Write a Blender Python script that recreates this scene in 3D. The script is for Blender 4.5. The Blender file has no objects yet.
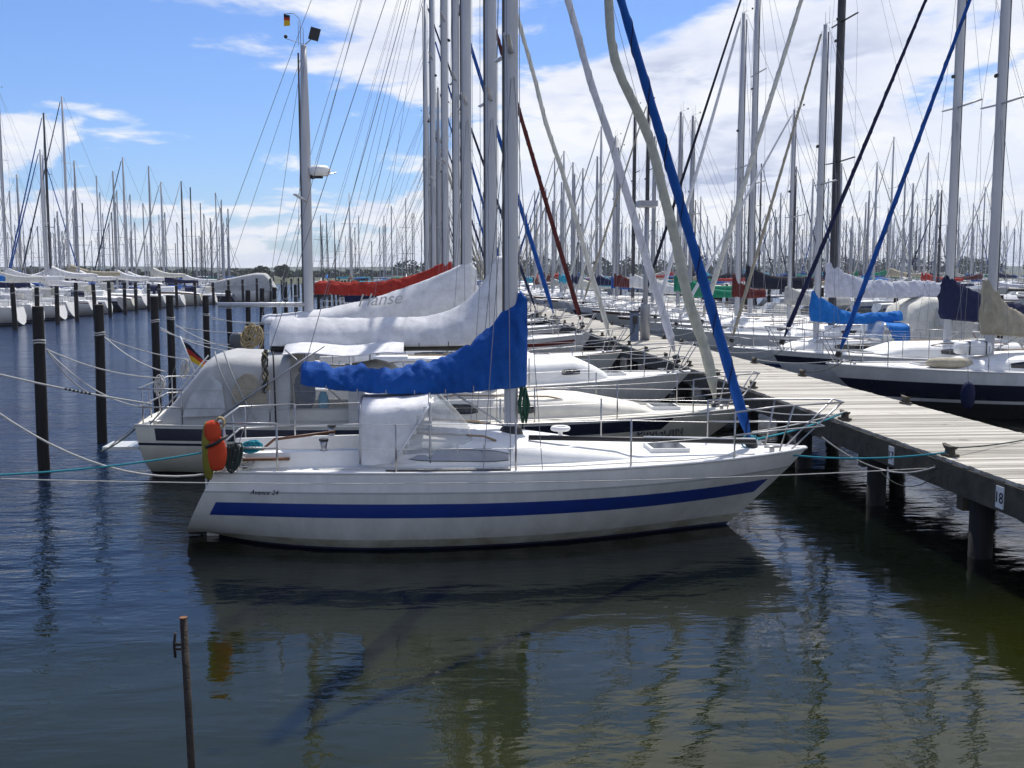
import bpy, math, random
from mathutils import Vector, noise, Matrix
random.seed(7)
R = math.radians
scene = bpy.context.scene
COL = scene.collection

# ------------------------------------------------------------------ camera
CAM_H, FPX, YAW, PITCH = 3.27, 1050.0, R(5.0), math.atan(111.0/1050.0)
cam_d = bpy.data.cameras.new('camera'); cam = bpy.data.objects.new('camera', cam_d); COL.objects.link(cam)
cam.location = (0, 0, CAM_H)
cam.rotation_euler = (math.pi/2 - PITCH, 0, -YAW)
cam_d.sensor_width = 36; cam_d.lens = FPX/1024*36; cam_d.clip_end = 6000; cam_d.clip_start = 0.1
scene.camera = cam
FWD = Vector((math.sin(YAW)*math.cos(PITCH), math.cos(YAW)*math.cos(PITCH), -math.sin(PITCH)))
RGT = Vector((math.cos(YAW), -math.sin(YAW), 0)); UPV = RGT.cross(FWD)
def ray(px, py): return FWD + RGT*((px-512)/FPX) + UPV*((384-py)/FPX)
def wx(px, Y, py=300):                     # world X of a point seen in column px standing at world Y
    d = ray(px, py); return d.x*Y/d.y
def wz(py, Y, px=512):
    d = ray(px, py); return CAM_H + d.z*Y/d.y
def onz(px, py, z=0):
    d = ray(px, py); t = (z-CAM_H)/d.z; return Vector((d.x*t, d.y*t, z))
def proj(p):
    v = Vector(p)-Vector((0, 0, CAM_H)); w = v.dot(FWD); return (512+FPX*v.dot(RGT)/w, 384-FPX*v.dot(UPV)/w)

# ------------------------------------------------------------------ materials
def nodes(m):
    m.use_nodes = True; nt = m.node_tree; return nt, nt.nodes, nt.links
MATS = {}
def mat(name, col, rough=.5, metal=0, var=.12, scale=3.0, bump=0.0, bscale=30, alpha=1, trans=0, col2=None, spec=.5, streak=False, subsurf=0):
    if name in MATS: return MATS[name]
    m = bpy.data.materials.new(name); nt, N, L = nodes(m)
    b = N['Principled BSDF']
    b.inputs['Roughness'].default_value = rough; b.inputs['Metallic'].default_value = metal
    b.inputs['Specular IOR Level'].default_value = spec
    b.inputs['Alpha'].default_value = alpha
    if trans: b.inputs['Transmission Weight'].default_value = trans
    tc = N.new('ShaderNodeTexCoord'); mp = N.new('ShaderNodeMapping'); L.new(tc.outputs['Object'], mp.inputs['Vector'])
    if streak: mp.inputs['Scale'].default_value = (2.5, 2.5, .35)
    n = N.new('ShaderNodeTexNoise'); n.inputs['Scale'].default_value = scale; n.inputs['Detail'].default_value = 6; n.inputs['Roughness'].default_value = .65
    L.new(mp.outputs[0], n.inputs['Vector'])
    r = N.new('ShaderNodeValToRGB'); r.color_ramp.elements[0].position = .35; r.color_ramp.elements[1].position = .68
    c2 = col2 or tuple(c*(1-var*2) for c in col)
    r.color_ramp.elements[0].color = (*c2, 1); r.color_ramp.elements[1].color = (*col, 1)
    L.new(n.outputs['Fac'], r.inputs[0]); L.new(r.outputs[0], b.inputs['Base Color'])
    rr = N.new('ShaderNodeMapRange'); rr.inputs[3].default_value = min(1, rough*1.25+.04); rr.inputs[4].default_value = max(.03, rough*.85)
    L.new(n.outputs['Fac'], rr.inputs[0]); L.new(rr.outputs[0], b.inputs['Roughness'])
    if bump:
        n2 = N.new('ShaderNodeTexNoise'); n2.inputs['Scale'].default_value = bscale; n2.inputs['Detail'].default_value = 4
        L.new(tc.outputs['Object'], n2.inputs['Vector'])
        bp = N.new('ShaderNodeBump'); bp.inputs['Strength'].default_value = bump; bp.inputs['Distance'].default_value = .02
        L.new(n2.outputs['Fac'], bp.inputs['Height']); L.new(bp.outputs[0], b.inputs['Normal'])
    MATS[name] = m; return m

gel = mat('gelcoat_white', (.80, .80, .78), .28, var=.10, scale=1.3, streak=True)
gel2 = mat('gelcoat_old', (.62, .63, .60), .35, var=.10, scale=1.6, streak=True)
gelcream = mat('gelcoat_cream', (.66, .64, .54), .32, var=.08, scale=1.4, streak=True)
gelgrey = mat('gelcoat_grey', (.42, .44, .44), .35, var=.08, scale=1.4, streak=True)
deckm = mat('deck_white', (.80, .80, .78), .55, var=.06, scale=4, bump=.1, bscale=120)
deckc = mat('deck_cream', (.74, .71, .62), .6, var=.07, scale=4, bump=.1, bscale=120)
nonskid = mat('deck_nonskid', (.60, .62, .63), .75, var=.06, scale=6, bump=.3, bscale=220)
teak = mat('teak', (.34, .24, .15), .7, var=.2, scale=9, bump=.2, bscale=60)
brown = mat('mahogany', (.16, .065, .03), .45, var=.25, scale=8)
grime = mat('waterline_grime', (.50, .50, .44), .5, var=.28, scale=2.2, col2=(.24, .23, .16))
blue_stripe = mat('blue_stripe', (.010, .038, .23), .3, var=.1)
navy = mat('navy_gelcoat', (.012, .016, .04), .22, var=.15)
darkred = mat('dark_red_gelcoat', (.20, .03, .025), .35)
anti = mat('antifouling_blue', (.010, .016, .07), .7, var=.2)
antik = mat('antifouling_black', (.012, .013, .014), .7, var=.2)
antired = mat('antifouling_red', (.15, .03, .02), .7, var=.2)
alu = mat('mast_aluminium', (.50, .51, .54), .42, metal=.35, var=.08, scale=2, streak=True)
alug = mat('mast_grey', (.36, .37, .40), .42, metal=.35, var=.1, scale=2, streak=True)
aludark = mat('mast_dark', (.035, .036, .045), .4, metal=.2, var=.2)
track = mat('mast_track', (.10, .10, .10), .6, var=.2)
steel = mat('stainless_steel', (.40, .40, .41), .32, metal=.95, var=.05)
wire = mat('rigging_wire', (.23, .24, .26), .4, metal=.6, var=.1)
glassd = mat('window_dark', (.015, .018, .022), .08, var=.1, spec=.6)
curtainv = mat('clear_curtain', (.62, .66, .68), .12, var=.1, alpha=.22)
clearvinyl = mat('clear_vinyl', (.62, .66, .68), .12, var=.1, alpha=.45)
blackp = mat('black_plastic', (.02, .02, .022), .5, var=.2)
whitep = mat('white_plastic', (.78, .78, .76), .45, var=.05)
FAB = {}
def fab(name, col, b=.5):
    FAB[name] = mat('canvas_'+name, col, .8, var=.12, scale=5, bump=.9 if max(col) < .5 else .3, bscale=11, spec=.25); return FAB[name]
fab('blue', (.005, .080, .35)); fab('brightblue', (.01, .17, .55)); fab('navy', (.011, .015, .06)); fab('black', (.012, .014, .03))
fab('red', (.42, .035, .022)); fab('white', (.74, .74, .75)); fab('cream', (.66, .65, .58)); fab('tan', (.40, .36, .27))
fab('grey', (.45, .45, .43)); fab('green', (.01, .22, .12)); fab('maroon', (.11, .02, .018)); fab('lilac', (.60, .61, .68))
fab('greygreen', (.43, .44, .38)); fab('turquoise', (.02, .33, .50))
fab('khaki', (.30, .27, .13)); fab('orange', (.60, .065, .022)); fab('yellow', (.70, .45, .03)); fab('olive', (.22, .20, .03))
rope_w = mat('rope_white', (.62, .61, .57), .9, var=.2, scale=60)
rope_c = mat('rope_cyan', (.02, .30, .38), .9, var=.2, scale=60)
rope_d = mat('rope_dark', (.03, .05, .045), .9, var=.2, scale=60)
rope_g = mat('rope_green', (.02, .10, .06), .9, var=.2, scale=60)
rope_t = mat('rope_tan', (.42, .33, .18), .9, var=.2, scale=60)
pilem = mat('pile_wood', (.015, .013, .012), .8, var=.3, scale=4, bump=.6, bscale=12, streak=True)
piletop = mat('pile_top_wood', (.10, .085, .065), .85, var=.3, scale=6)
fascia = mat('fascia_wood', (.085, .074, .052), .85, var=.25, scale=5, bump=.4, bscale=20)
ironm = mat('rusty_iron', (.055, .042, .035), .7, metal=.3, var=.35, scale=14, bump=.5, bscale=60)
rust = mat('rust', (.22, .09, .035), .85, var=.3, scale=20)

# ------------------------------------------------------------------ mesh buffer
class MB:
    def __init__(s): s.v = []; s.f = []; s.m = []; s.mats = []; s.sm = []
    def mi(s, m):
        if m not in s.mats: s.mats.append(m)
        return s.mats.index(m)
    def add(s, verts, faces, m, smooth=True):
        o = len(s.v); s.v += [tuple(v) for v in verts]; k = s.mi(m)
        for f in faces: s.f.append(tuple(i+o for i in f)); s.m.append(k); s.sm.append(smooth)
    def grid(s, rows, m, close=False, smooth=True, cap0=False, cap1=False, matf=None):
        o = len(s.v); nr = len(rows); nc = len(rows[0]); k = s.mi(m)
        for r in rows: s.v += [tuple(p) for p in r]
        for i in range(nr-1):
            for j in range(nc if close else nc-1):
                j2 = (j+1) % nc
                mm = matf(i, j) if matf else None
                if mm is False: continue
                s.f.append((o+i*nc+j, o+i*nc+j2, o+(i+1)*nc+j2, o+(i+1)*nc+j)); s.m.append(s.mi(mm) if mm else k); s.sm.append(smooth)
        if cap0: s.f.append(tuple(o+j for j in range(nc))[::-1]); s.m.append(k); s.sm.append(False)
        if cap1: s.f.append(tuple(o+(nr-1)*nc+j for j in range(nc))); s.m.append(k); s.sm.append(False)
    def tube(s, pts, r, m, n=6, ry=None, cap=True, smooth=True):
        pts = [Vector(p) for p in pts]; rows = []; up = None
        for i, p in enumerate(pts):
            a = pts[max(0, i-1)]; b = pts[min(len(pts)-1, i+1)]; t = (b-a)
            t = t.normalized() if t.length > 1e-9 else Vector((0, 0, 1))
            if up is None:
                up = Vector((0, 0, 1)) if abs(t.z) < .9 else Vector((1, 0, 0))
            sx = t.cross(up)
            if sx.length < 1e-6: sx = t.cross(Vector((0, 1, 0)))
            sx.normalize(); up = sx.cross(t).normalized()
            rr = r(i/(len(pts)-1)) if callable(r) else r
            r2 = rr*(ry if ry else 1)
            rows.append([p+sx*math.cos(2*math.pi*k/n)*r2+up*math.sin(2*math.pi*k/n)*rr for k in range(n)])
        s.grid(rows, m, close=True, smooth=smooth, cap0=cap, cap1=cap)
    def box(s, x0, x1, y0, y1, z0, z1, m, M=None):
        v = [(x, y, z) for x in (x0, x1) for y in (y0, y1) for z in (z0, z1)]
        if M is not None: v = [M @ Vector(p) for p in v]
        s.add(v, [(0, 1, 3, 2), (4, 6, 7, 5), (0, 4, 5, 1), (2, 3, 7, 6), (0, 2, 6, 4), (1, 5, 7, 3)], m, False)
    def blob(s, c, r, m, nu=12, nv=8, sc=(1, 1, 1), disp=0, seed=0, pw=1.0):
        rows = []
        for i in range(nv+1):
            a = math.pi*i/nv; row = []
            for j in range(nu):
                b = 2*math.pi*j/nu
                sg = lambda q: math.copysign(abs(q)**pw, q)
                d = Vector((sg(math.sin(a))*sg(math.cos(b)), sg(math.sin(a))*sg(math.sin(b)), sg(math.cos(a))))
                k = r*(1+disp*noise.noise(d*2.3+Vector((seed, 0, 0))))
                row.append((c[0]+d.x*k*sc[0], c[1]+d.y*k*sc[1], c[2]+d.z*k*sc[2]))
            rows.append(row)
        s.grid(rows, m, close=True)
    def build(s, name, parent=None):
        me = bpy.data.meshes.new(name); me.from_pydata(s.v, [], s.f)
        for m in s.mats: me.materials.append(m)
        me.polygons.foreach_set('material_index', s.m); me.polygons.foreach_set('use_smooth', s.sm); me.update()
        o = bpy.data.objects.new(name, me); COL.objects.link(o)
        if parent is not None: o.parent = parent
        return o
def empty(name, loc, rz=0):
    o = bpy.data.objects.new(name, None); COL.objects.link(o); o.location = loc; o.rotation_euler = (0, 0, rz); o.empty_display_size = .3; return o
def tag(o, label=None, cat=None, group=None, kind=None):
    if label: o['label'] = label
    if cat: o['category'] = cat
    if group: o['group'] = group
    if kind: o['kind'] = kind
    return o
def kids(o): return CH.get(o.name, [])
def copy_tree(o, children):
    c = o.copy(); COL.objects.link(c)
    for ch in children:
        d = ch.copy(); COL.objects.link(d); d.parent = c
    return c
def text(body, name, parent, loc, rot, size, m, shear=0, extrude=.0015, align='LEFT'):
    cu = bpy.data.curves.new(name, 'FONT'); cu.body = body; cu.size = size; cu.shear = shear; cu.extrude = extrude; cu.align_x = align
    tmp = bpy.data.objects.new(name, cu); COL.objects.link(tmp)
    dg = bpy.context.evaluated_depsgraph_get(); me = bpy.data.meshes.new_from_object(tmp.evaluated_get(dg))
    bpy.data.objects.remove(tmp); me.materials.clear(); me.materials.append(m)
    o = bpy.data.objects.new(name, me); COL.objects.link(o); o.parent = parent; o.location = loc; o.rotation_euler = rot; return o
def lerp(a, b, t): return a+(b-a)*t
def clamp(x, a=0., b=1.): return max(a, min(b, x))
def sstep(x): x = clamp(x); return x*x*(3-2*x)

# ------------------------------------------------------------------ boat
class Boat:
    D = dict(L=9, B=3.0, fs=.95, fm=.95, fb=1.25, rake=.35, oh=.9, tr=.62, um=.42, dr=.38, hull=gel, deck=deckm, anti=anti, fsx=.22, pulx=.22, f0=.03, zb0=.06, bdz=0, bmat=None,
             bands=[], cabin=(-1.6, 2.2, .40, .30, .9), cw=.62, cabinm=None, cockpit=(-3.6, .55), wins=[(-1.2, .6)], winm=glassd,
             mast=.9, mz=None, mh=12.5, mr=.085, mm=alu, spr=(.5,), boom=3.6, bz=2.1, cover='white', ch=(.28, 1.0), cp=3.2, cwid=.15,
             cpitch=0.0, furl='white', fr=.055, fwave=0.0, fh=.98, hood=None, nst=5, pulpit=True, pushpit=True, lod=0, wheel=False)
    def __init__(s, **k):
        for a, b in Boat.D.items(): setattr(s, a, b)
        for a, b in k.items(): setattr(s, a, b)
    def side(s, x, z):
        a, c = s.xs(z), s.xb(z); return s.hpt(clamp((x-a)/(c-a)), z)
    def sheer(s, u):
        if u < .4: t = u/.4; return s.fm+(s.fs-s.fm)*(1-t)**2
        t = (u-.4)/.6; return s.fm+(s.fb-s.fm)*t**1.7
    def hb(s, u):
        h = s.B/2
        if u < s.um: return h*(s.tr+(1-s.tr)*math.sin(math.pi/2*u/s.um))
        return h*max(0., 1-((u-s.um)/(1-s.um))**2.3)**.92+.012
    def xs(s, z):
        t = clamp(z/s.fs, -.3, 1)
        return -s.L/2+(s.rake*t if s.rake > 0 else -s.rake*(1-t))
    def xb(s, z): return s.L/2-s.oh*(1-clamp(z/s.fb, -.3, 1))**1.08 if z < s.fb else s.L/2
    def bot(s, u):
        zb0 = s.zb0
        if u < .35: return lerp(zb0, -s.dr, sstep(u/.35))
        if u > .6: return lerp(-s.dr, -.08, ((u-.6)/.4)**1.6)
        return -s.dr
    def hpt(s, u, z):
        sh = s.sheer(u); b = s.bot(u); q = clamp((sh-z)/(sh-b))
        n = lerp(2.9, 1.35, clamp((u-.35)/.65)**1.3); y = s.hb(u)*max(0, 1-q**n)**(1/1.7)
        a, c = s.xs(z), s.xb(z)
        return Vector((a+u*(c-a), y, z))
    def u_of(s, x): return clamp((x-s.xs(s.fs))/(s.L/2-s.xs(s.fs)))
    def deckp(s, x, yf):
        u = s.u_of(x); h = s.hb(u)*.985; return Vector((x, yf*h, s.sheer(u)+.05*(1-yf*yf)-.015))
    def dz(s, x, y=0):
        u = s.u_of(x); h = s.hb(u)*.985; k = clamp(y/h, -1, 1) if h > 0 else 0; return s.sheer(u)+.05*(1-k*k)-.015

    def build(s, loc, rz=0, name='sailboat'):
        root = empty(name, loc, rz); s.root = root; s.parts = []
        lod = s.lod
        def P(mb, nm, label=None, parent=None):
            o = mb.build(nm, parent or root)
            if label: o['label'] = label
            s.parts.append(o); return o
        s.P = P
        # hull
        NU = (30, 16, 9)[lod]
        us = [1-(1-i/NU)**1.25 for i in range(NU+1)]
        for bnd in s.bands:
            if bnd[3] > 0: us.append(bnd[3])
            if bnd[4] < 1: us.append(bnd[4])
        us = sorted(set(round(u, 4) for u in us))
        fr = {0., .5, 1.} | ({.25, .75} if lod == 0 else set())
        for bnd in s.bands: fr |= {bnd[0], bnd[1]}
        fr = sorted(fr); nb = (5, 3, 1)[lod]
        mb = MB()
        def col(u, side):
            sh = s.sheer(u); r = []
            for f in fr: r.append(s.hpt(u, sh*(1-f)+.035*f))
            b = s.bot(u); z0 = .035
            if b > z0-.02: b = z0-.02
            for i in range(1, nb+1): r.append(s.hpt(u, lerp(z0, b, (i/nb)**.8)))
            for p in r: p.y *= side
            r[-1].y = 0
            return r
        def mf(i, j):
            if j >= len(fr)-1: return s.anti
            fm_ = (fr[j]+fr[j+1])/2; um = (us[i]+us[i+1])/2
            for (a, b, m, u0, u1) in s.bands:
                if a <= fm_ <= b and u0 <= um <= u1: return m
            return s.hull
        for side in (1, -1):
            mb.grid([col(u, side) for u in us], s.hull, matf=mf)
        c1 = col(0, 1); c2 = col(0, -1)
        mb.grid([c1, c2], s.hull, smooth=False)
        P(mb, 'hull')
        # rub rail / toe rail
        if lod < 2:
            mb = MB()
            for side in (1, -1):
                pts = []
                for u in us:
                    p = s.hpt(u, s.sheer(u)); pts.append((p.x, p.y*side*1.0, p.z+.008))
                mb.tube(pts, .018 if lod == 0 else .022, getattr(s, 'railm', s.deck), 6)
            P(mb, 'toe_rail')
        # deck with cockpit opening
        xa, xf, ha, hf, lf = s.cabin
        xc0, wc = s.cockpit
        xsn = s.xs(s.fs)
        nx = (26, 14, 6)[lod]
        xst = sorted(set([xsn+(s.L/2-xsn)*i/nx for i in range(nx+1)]+[xc0, xa]))
        xst = [x for k, x in enumerate(xst) if k == 0 or x-xst[k-1] > 1e-4]
        mb = MB(); rows = []
        for x in xst:
            h = s.hb(s.u_of(x))*.985; w = min(wc, h*.8)
            rows.append([(x, y, s.dz(x, y)) for y in (-h, -(h+w)/2, -w, 0, w, (h+w)/2, h)])
        def dm(i, j):
            xm = (xst[i]+xst[i+1])/2
            if xc0 < xm < xa and j in (2, 3) and lod < 2: return False
            if j in (0, 5) or xm > xf: return s.deck
            return None
        mb.grid(rows, s.deck, matf=dm)
        P(mb, 'deck')
        if lod < 2:
            mb = MB(); fz = s.dz(xa)-.42; n = 5
            xx = [lerp(xc0, xa, i/n) for i in range(n+1)]
            for sd in (1, -1):
                rr = []
                for x in xx:
                    h = s.hb(s.u_of(x))*.985; w = min(wc, h*.8); z = s.dz(x, w)
                    rr.append([(x, sd*(w+.16), z-.01), (x, sd*(w+.13), z+.17), (x, sd*(w+.02), z+.18), (x, sd*w, z), (x, sd*w*.97, fz+.2), (x, sd*w*.55, fz+.2), (x, sd*w*.5, fz), (x, 0, fz)])
                mb.grid(rr, s.deck, smooth=False)
                mb.add(rr[0], [tuple(range(8))], s.deck, False); mb.add(rr[-1], [tuple(range(8))], s.deck, False)
            P(mb, 'cockpit')
        # coachroof
        cm = s.cabinm or s.deck; mb = MB(); nx = (18, 10, 5)[lod]; na = (12, 8, 4)[lod]
        s.cz = lambda x: s.dz(x)-.03+lerp(ha, hf, clamp((x-xa)/(xf-xa)))*min(1., (clamp((xf-x)/lf)**.75) if xf-x < lf else 1.)
        s.cwf = lambda x: s.hb(s.u_of(x))*s.cw*(1 if x < xf-lf else lerp(.72, 1, (max(0., xf-x)/lf)**.5))
        def cp(x, a):
            w = s.cwf(x); h = s.cz(x)-s.dz(x)+.06; ca, sa = math.cos(a), max(0., math.sin(a))
            return Vector((x, math.copysign(abs(ca)**.38, ca)*w, s.dz(x, w)-.05+max(.0, h)*sa**.6+.04*sa**2*(h > .1)))
        s.cpt = cp
        rows = [[cp(lerp(xa, xf, 1-(1-i/nx)**1.4), math.pi*j/na) for j in range(na+1)] for i in range(nx+1)]
        mb.grid(rows, cm); mb.add(rows[0], [tuple(range(na+1))], cm, False)
        cab = P(mb, 'coachroof')
        if lod < 2:
            for k, wnd in enumerate(s.wins):
                for sd in (1, -1):
                    x0, x1 = wnd[0], wnd[1]; z0f, z1f = (wnd[2], wnd[3]) if len(wnd) > 2 else (.38, .72)
                    mb = MB(); rw = []
                    for i in range(9):
                        x = lerp(x0, x1, i/8); e = 1-abs(i/8*2-1)**6*.35; mid = (z0f+z1f)/2; hh = (z1f-z0f)/2*e; row = []
                        for zf in (mid-hh, mid, mid+hh):
                            a = math.asin(clamp(zf, 0, 1)**(1/.6)); p = cp(x, a); p.y = sd*(abs(p.y)+.006); row.append(p)
                        rw.append(row)
                    mb.grid(rw, s.winm); wo = P(mb, 'window', parent=cab)
                    if lod == 0:
                        mb = MB(); ol = [r_[0] for r_ in rw]+[r_[2] for r_ in rw[::-1]]; ol.append(ol[0]); mb.tube(ol, .005, blackp, 4, cap=False); P(mb, 'window_frame', parent=cab)
            # hatch + handrails
            mb = MB(); xh = xf+.15 if s.L/2-xf > 1.6 else xf-.6; z = max(s.dz(xh), s.cz(xh) if xh < xf else 0)
            mb.box(xh-.25, xh+.25, -.25, .25, z-.02, z+.045, whitep); mb.box(xh-.21, xh+.21, -.21, .21, z+.045, z+.05, glassd)
            P(mb, 'hatch')
            mb = MB(); z = s.cz(xa+.05)
            mb.box(xa+.02, xa+.75, -.33, .33, z, z+.05, cm); mb.box(xa-.012, xa-.004, -.28, .28, z-.5, z+.0, brown)
            P(mb, 'companionway')
            for sd in (1, -1):
                mb = MB(); pts = []
                for i in range(9):
                    x = lerp(xa+.3, min(xf-lf, xa+2.4), i/8); p = cp(x, 1.0); pts.append((x, sd*abs(p.y), p.z+(.05 if 0 < i < 8 else .0)))
                mb.tube(pts, .014, getattr(s, 'handm', teak), 5); P(mb, 'handrail')
        # mast
        xm = s.mast; zb = max(s.dz(xm), s.cz(xm) if xa < xm < xf else 0)-.02; mh = s.mh; s.zmast = zb
        def mast(x, z0, z1, r, nm, sp, m):
            mb = MB(); seg = 8 if lod == 0 else 3
            n = (12, 8, 5)[lod]; rows = []
            for i in range(seg+1):
                t = i/seg; rr = r*(1 if t < .75 else lerp(1, .62, (t-.75)/.25))
                rows.append([(x+math.cos(2*math.pi*k/n)*rr, math.sin(2*math.pi*k/n)*rr*.68, lerp(z0, z1, t)) for k in range(n)])
            mb.grid(rows, m, close=True, cap1=True)
            if lod < 2: mb.box(x-r*1.12-.012, x-r*.9, -.014, .014, z0+.6, z1*.98, track)
            mo = P(mb, nm)
            if lod < 2:
                mb = MB(); mb.tube([(x+.0, 0, z1), (x, 0, z1+.35)], .006, wire, 4); mb.tube([(x, 0, z1+.02), (x-.35, .0, z1+.12)], .006, wire, 4)
                mb.blob((x-.35, 0, z1+.16), .04, blackp, 6, 4); mb.tube([(x-.1, .05, z1), (x-.1, .05, z1+.5)], .005, wire, 4)
                P(mb, 'masthead_instruments', parent=mo)
                mb = MB()
                mb.blob((x+r+.04, 0, lerp(z0, z1, .62)), .045, blackp, 6, 4); mb.box(x+r-.01, x+r+.05, -.03, .03, lerp(z0, z1, .62)-.02, lerp(z0, z1, .62)+.05, blackp)
                P(mb, 'steaming_light', parent=mo)
            for f in sp:
                z = lerp(z0, z1, f); w = s.B*.5*.72*(1.08-.35*f)
                if lod < 2:
                    for sd in (1, -1):
                        mb = MB(); mb.tube([(x, 0, z), (x-.12, sd*w, z+.06)], .022, m, 5, ry=2.0); P(mb, 'spreader', parent=mo)
                else:
                    mb = MB(); mb.tube([(x-.08, -w, z+.04), (x, 0, z), (x-.08, w, z+.04)], .025, m, 4); P(mb, 'spreader', parent=mo)
            return mo
        s.mast_o = mast(xm, zb, mh, s.mr, 'mast', s.spr, s.mm)
        if s.mz:
            x2, h2, b2, bz2 = s.mz
            s.mz_o = mast(x2, s.dz(x2)-.1, h2, s.mr*.95, 'mizzen_mast', (.55,), s.mm)
            mb = MB(); mb.tube([(x2, 0, bz2), (x2-b2, 0, bz2)], .05, s.mm, 8); P(mb, 'mizzen_boom')
        # rigging
        wr = (.0045, .007, .011)[lod]
        if getattr(s, 'wr', None): wr = s.wr
        zt = zb+(mh-zb)*s.fh; xbw = s.L/2-s.fsx; zbw = s.dz(xbw)
        s.fst = (Vector((xbw, 0, zbw)), Vector((xm+s.mr, 0, zt)))
        wires = []
        wires.append(('forestay', [s.fst[0], s.fst[1]]))
        wires.append(('backstay', [(xm-s.mr, 0, mh-.05), (xsn+.1, 0, s.dz(xsn+.1))]))
        for sd in (1, -1):
            yb = s.hb(s.u_of(xm-.05))*.9*sd; zc = s.dz(xm, yb); f1 = s.spr[0]; f2 = s.spr[-1]
            w1 = s.B*.5*.72*(1.08-.35*f1)*sd; z1 = lerp(zb, mh, f1)+.06
            w2 = s.B*.5*.72*(1.08-.35*f2)*sd; z2 = lerp(zb, mh, f2)+.06
            pl = [(xm-.1, yb, zc), (xm-.12, w1, z1)]
            if f2 != f1: pl.append((xm-.12, w2, z2))
            pl.append((xm, 0, zt))
            wires.append(('shroud', pl))
            wires.append(('shroud', [(xm+.28, yb*.97, zc), (xm+.02, 0, lerp(zb, mh, f1)-.05)]))
            if lod < 2: wires.append(('shroud', [(xm-.42, yb*.97, zc), (xm+.02, 0, lerp(zb, mh, f1)-.05)]))
        if lod < 2:
            wires.append(('topping_lift', [(xm-s.mr, 0.02, mh-.1), (xm-s.boom, 0, s.bz+.02)]))
            wires.append(('halyard', [(xm+s.mr+.03, .05, zb+.3), (xm+s.mr+.01, .03, mh-.2)]))
        if s.mz:
            x2, h2, b2, bz2 = s.mz
            wires.append(('backstay', [(x2, 0, h2), (xsn+.1, .5, s.dz(xsn+.1))]))
            wires.append(('shroud', [(x2, 0, h2-.2), (x2-.2, s.B*.4, s.fs)])); wires.append(('shroud', [(x2, 0, h2-.2), (x2-.2, -s.B*.4, s.fs)]))
            wires.append(('topping_lift', [(x2, 0, h2-.1), (x2-b2, 0, bz2)]))
        if lod == 2:
            mb = MB()
            for nm, pl in wires: mb.tube(pl, wr, wire, 3, cap=False)
            P(mb, 'rigging')
        else:
            for nm, pl in wires:
                mb = MB(); mb.tube(pl, wr, wire, 4, cap=False); P(mb, nm)
        # furled headsail
        if s.furl:
            a, b = s.fst; n = (40, 20, 5)[lod]; mb = MB(); pts = []
            for i in range(n+1):
                t = i/n; p = a.lerp(b, s.f0+(.99-s.f0)*t)
                w = s.fwave*(math.sin(t*23+1.1)*.6+math.sin(t*41)*.25+math.sin(t*9.3+.5)*.7)*math.sin(math.pi*clamp(t*1.03+.01))**.5
                pts.append(p+Vector((w, w*.4, 0)))
            mb.tube(pts, lambda t: s.fr*(clamp(t*30+.3)*lerp(1.05, .55, t**1.2)+(.10*math.sin(t*150) if lod == 0 else 0)*.6), FAB[s.furl], (9, 7, 5)[lod])
            fo = P(mb, 'furled_headsail')
            if lod == 0:
                mb = MB(); hp = []; T = (b-a).normalized(); sx = T.cross(Vector((0, 1, 0))).normalized(); sy = T.cross(sx); m_ = 260
                for i in range(m_+1):
                    t = i/m_; q = t*n; k = min(int(q), n-1); p = pts[k].lerp(pts[k+1], q-k); rr = s.fr*clamp(t*30+.3)*lerp(1.05, .55, t**1.2)*1.01; th = t*(b-a).length*2*math.pi/.75
                    hp.append(p+sx*math.cos(th)*rr+sy*math.sin(th)*rr)
                mb.tube(hp, .009, FAB[{'blue': 'navy', 'navy': 'black', 'maroon': 'black'}.get(s.furl, 'grey')], 4, cap=False); P(mb, 'leech_edge', parent=fo)
            if lod < 2:
                mb = MB(); mb.tube([a.lerp(b, s.f0-.018), a.lerp(b, s.f0-.008), a.lerp(b, s.f0-.006)], .075, blackp, 10); P(mb, 'furling_drum')
        # boom and cover
        bz, lb = s.bz, s.boom; dzb = math.tan(s.cpitch)*lb
        if lod < 2 or not s.cover:
            mb = MB(); mb.tube([(xm-s.mr, 0, bz+s.bdz), (xm-lb, 0, bz+dzb+s.bdz)], .06, s.bmat or s.mm, 8 if lod == 0 else 5); P(mb, 'boom')
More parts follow.
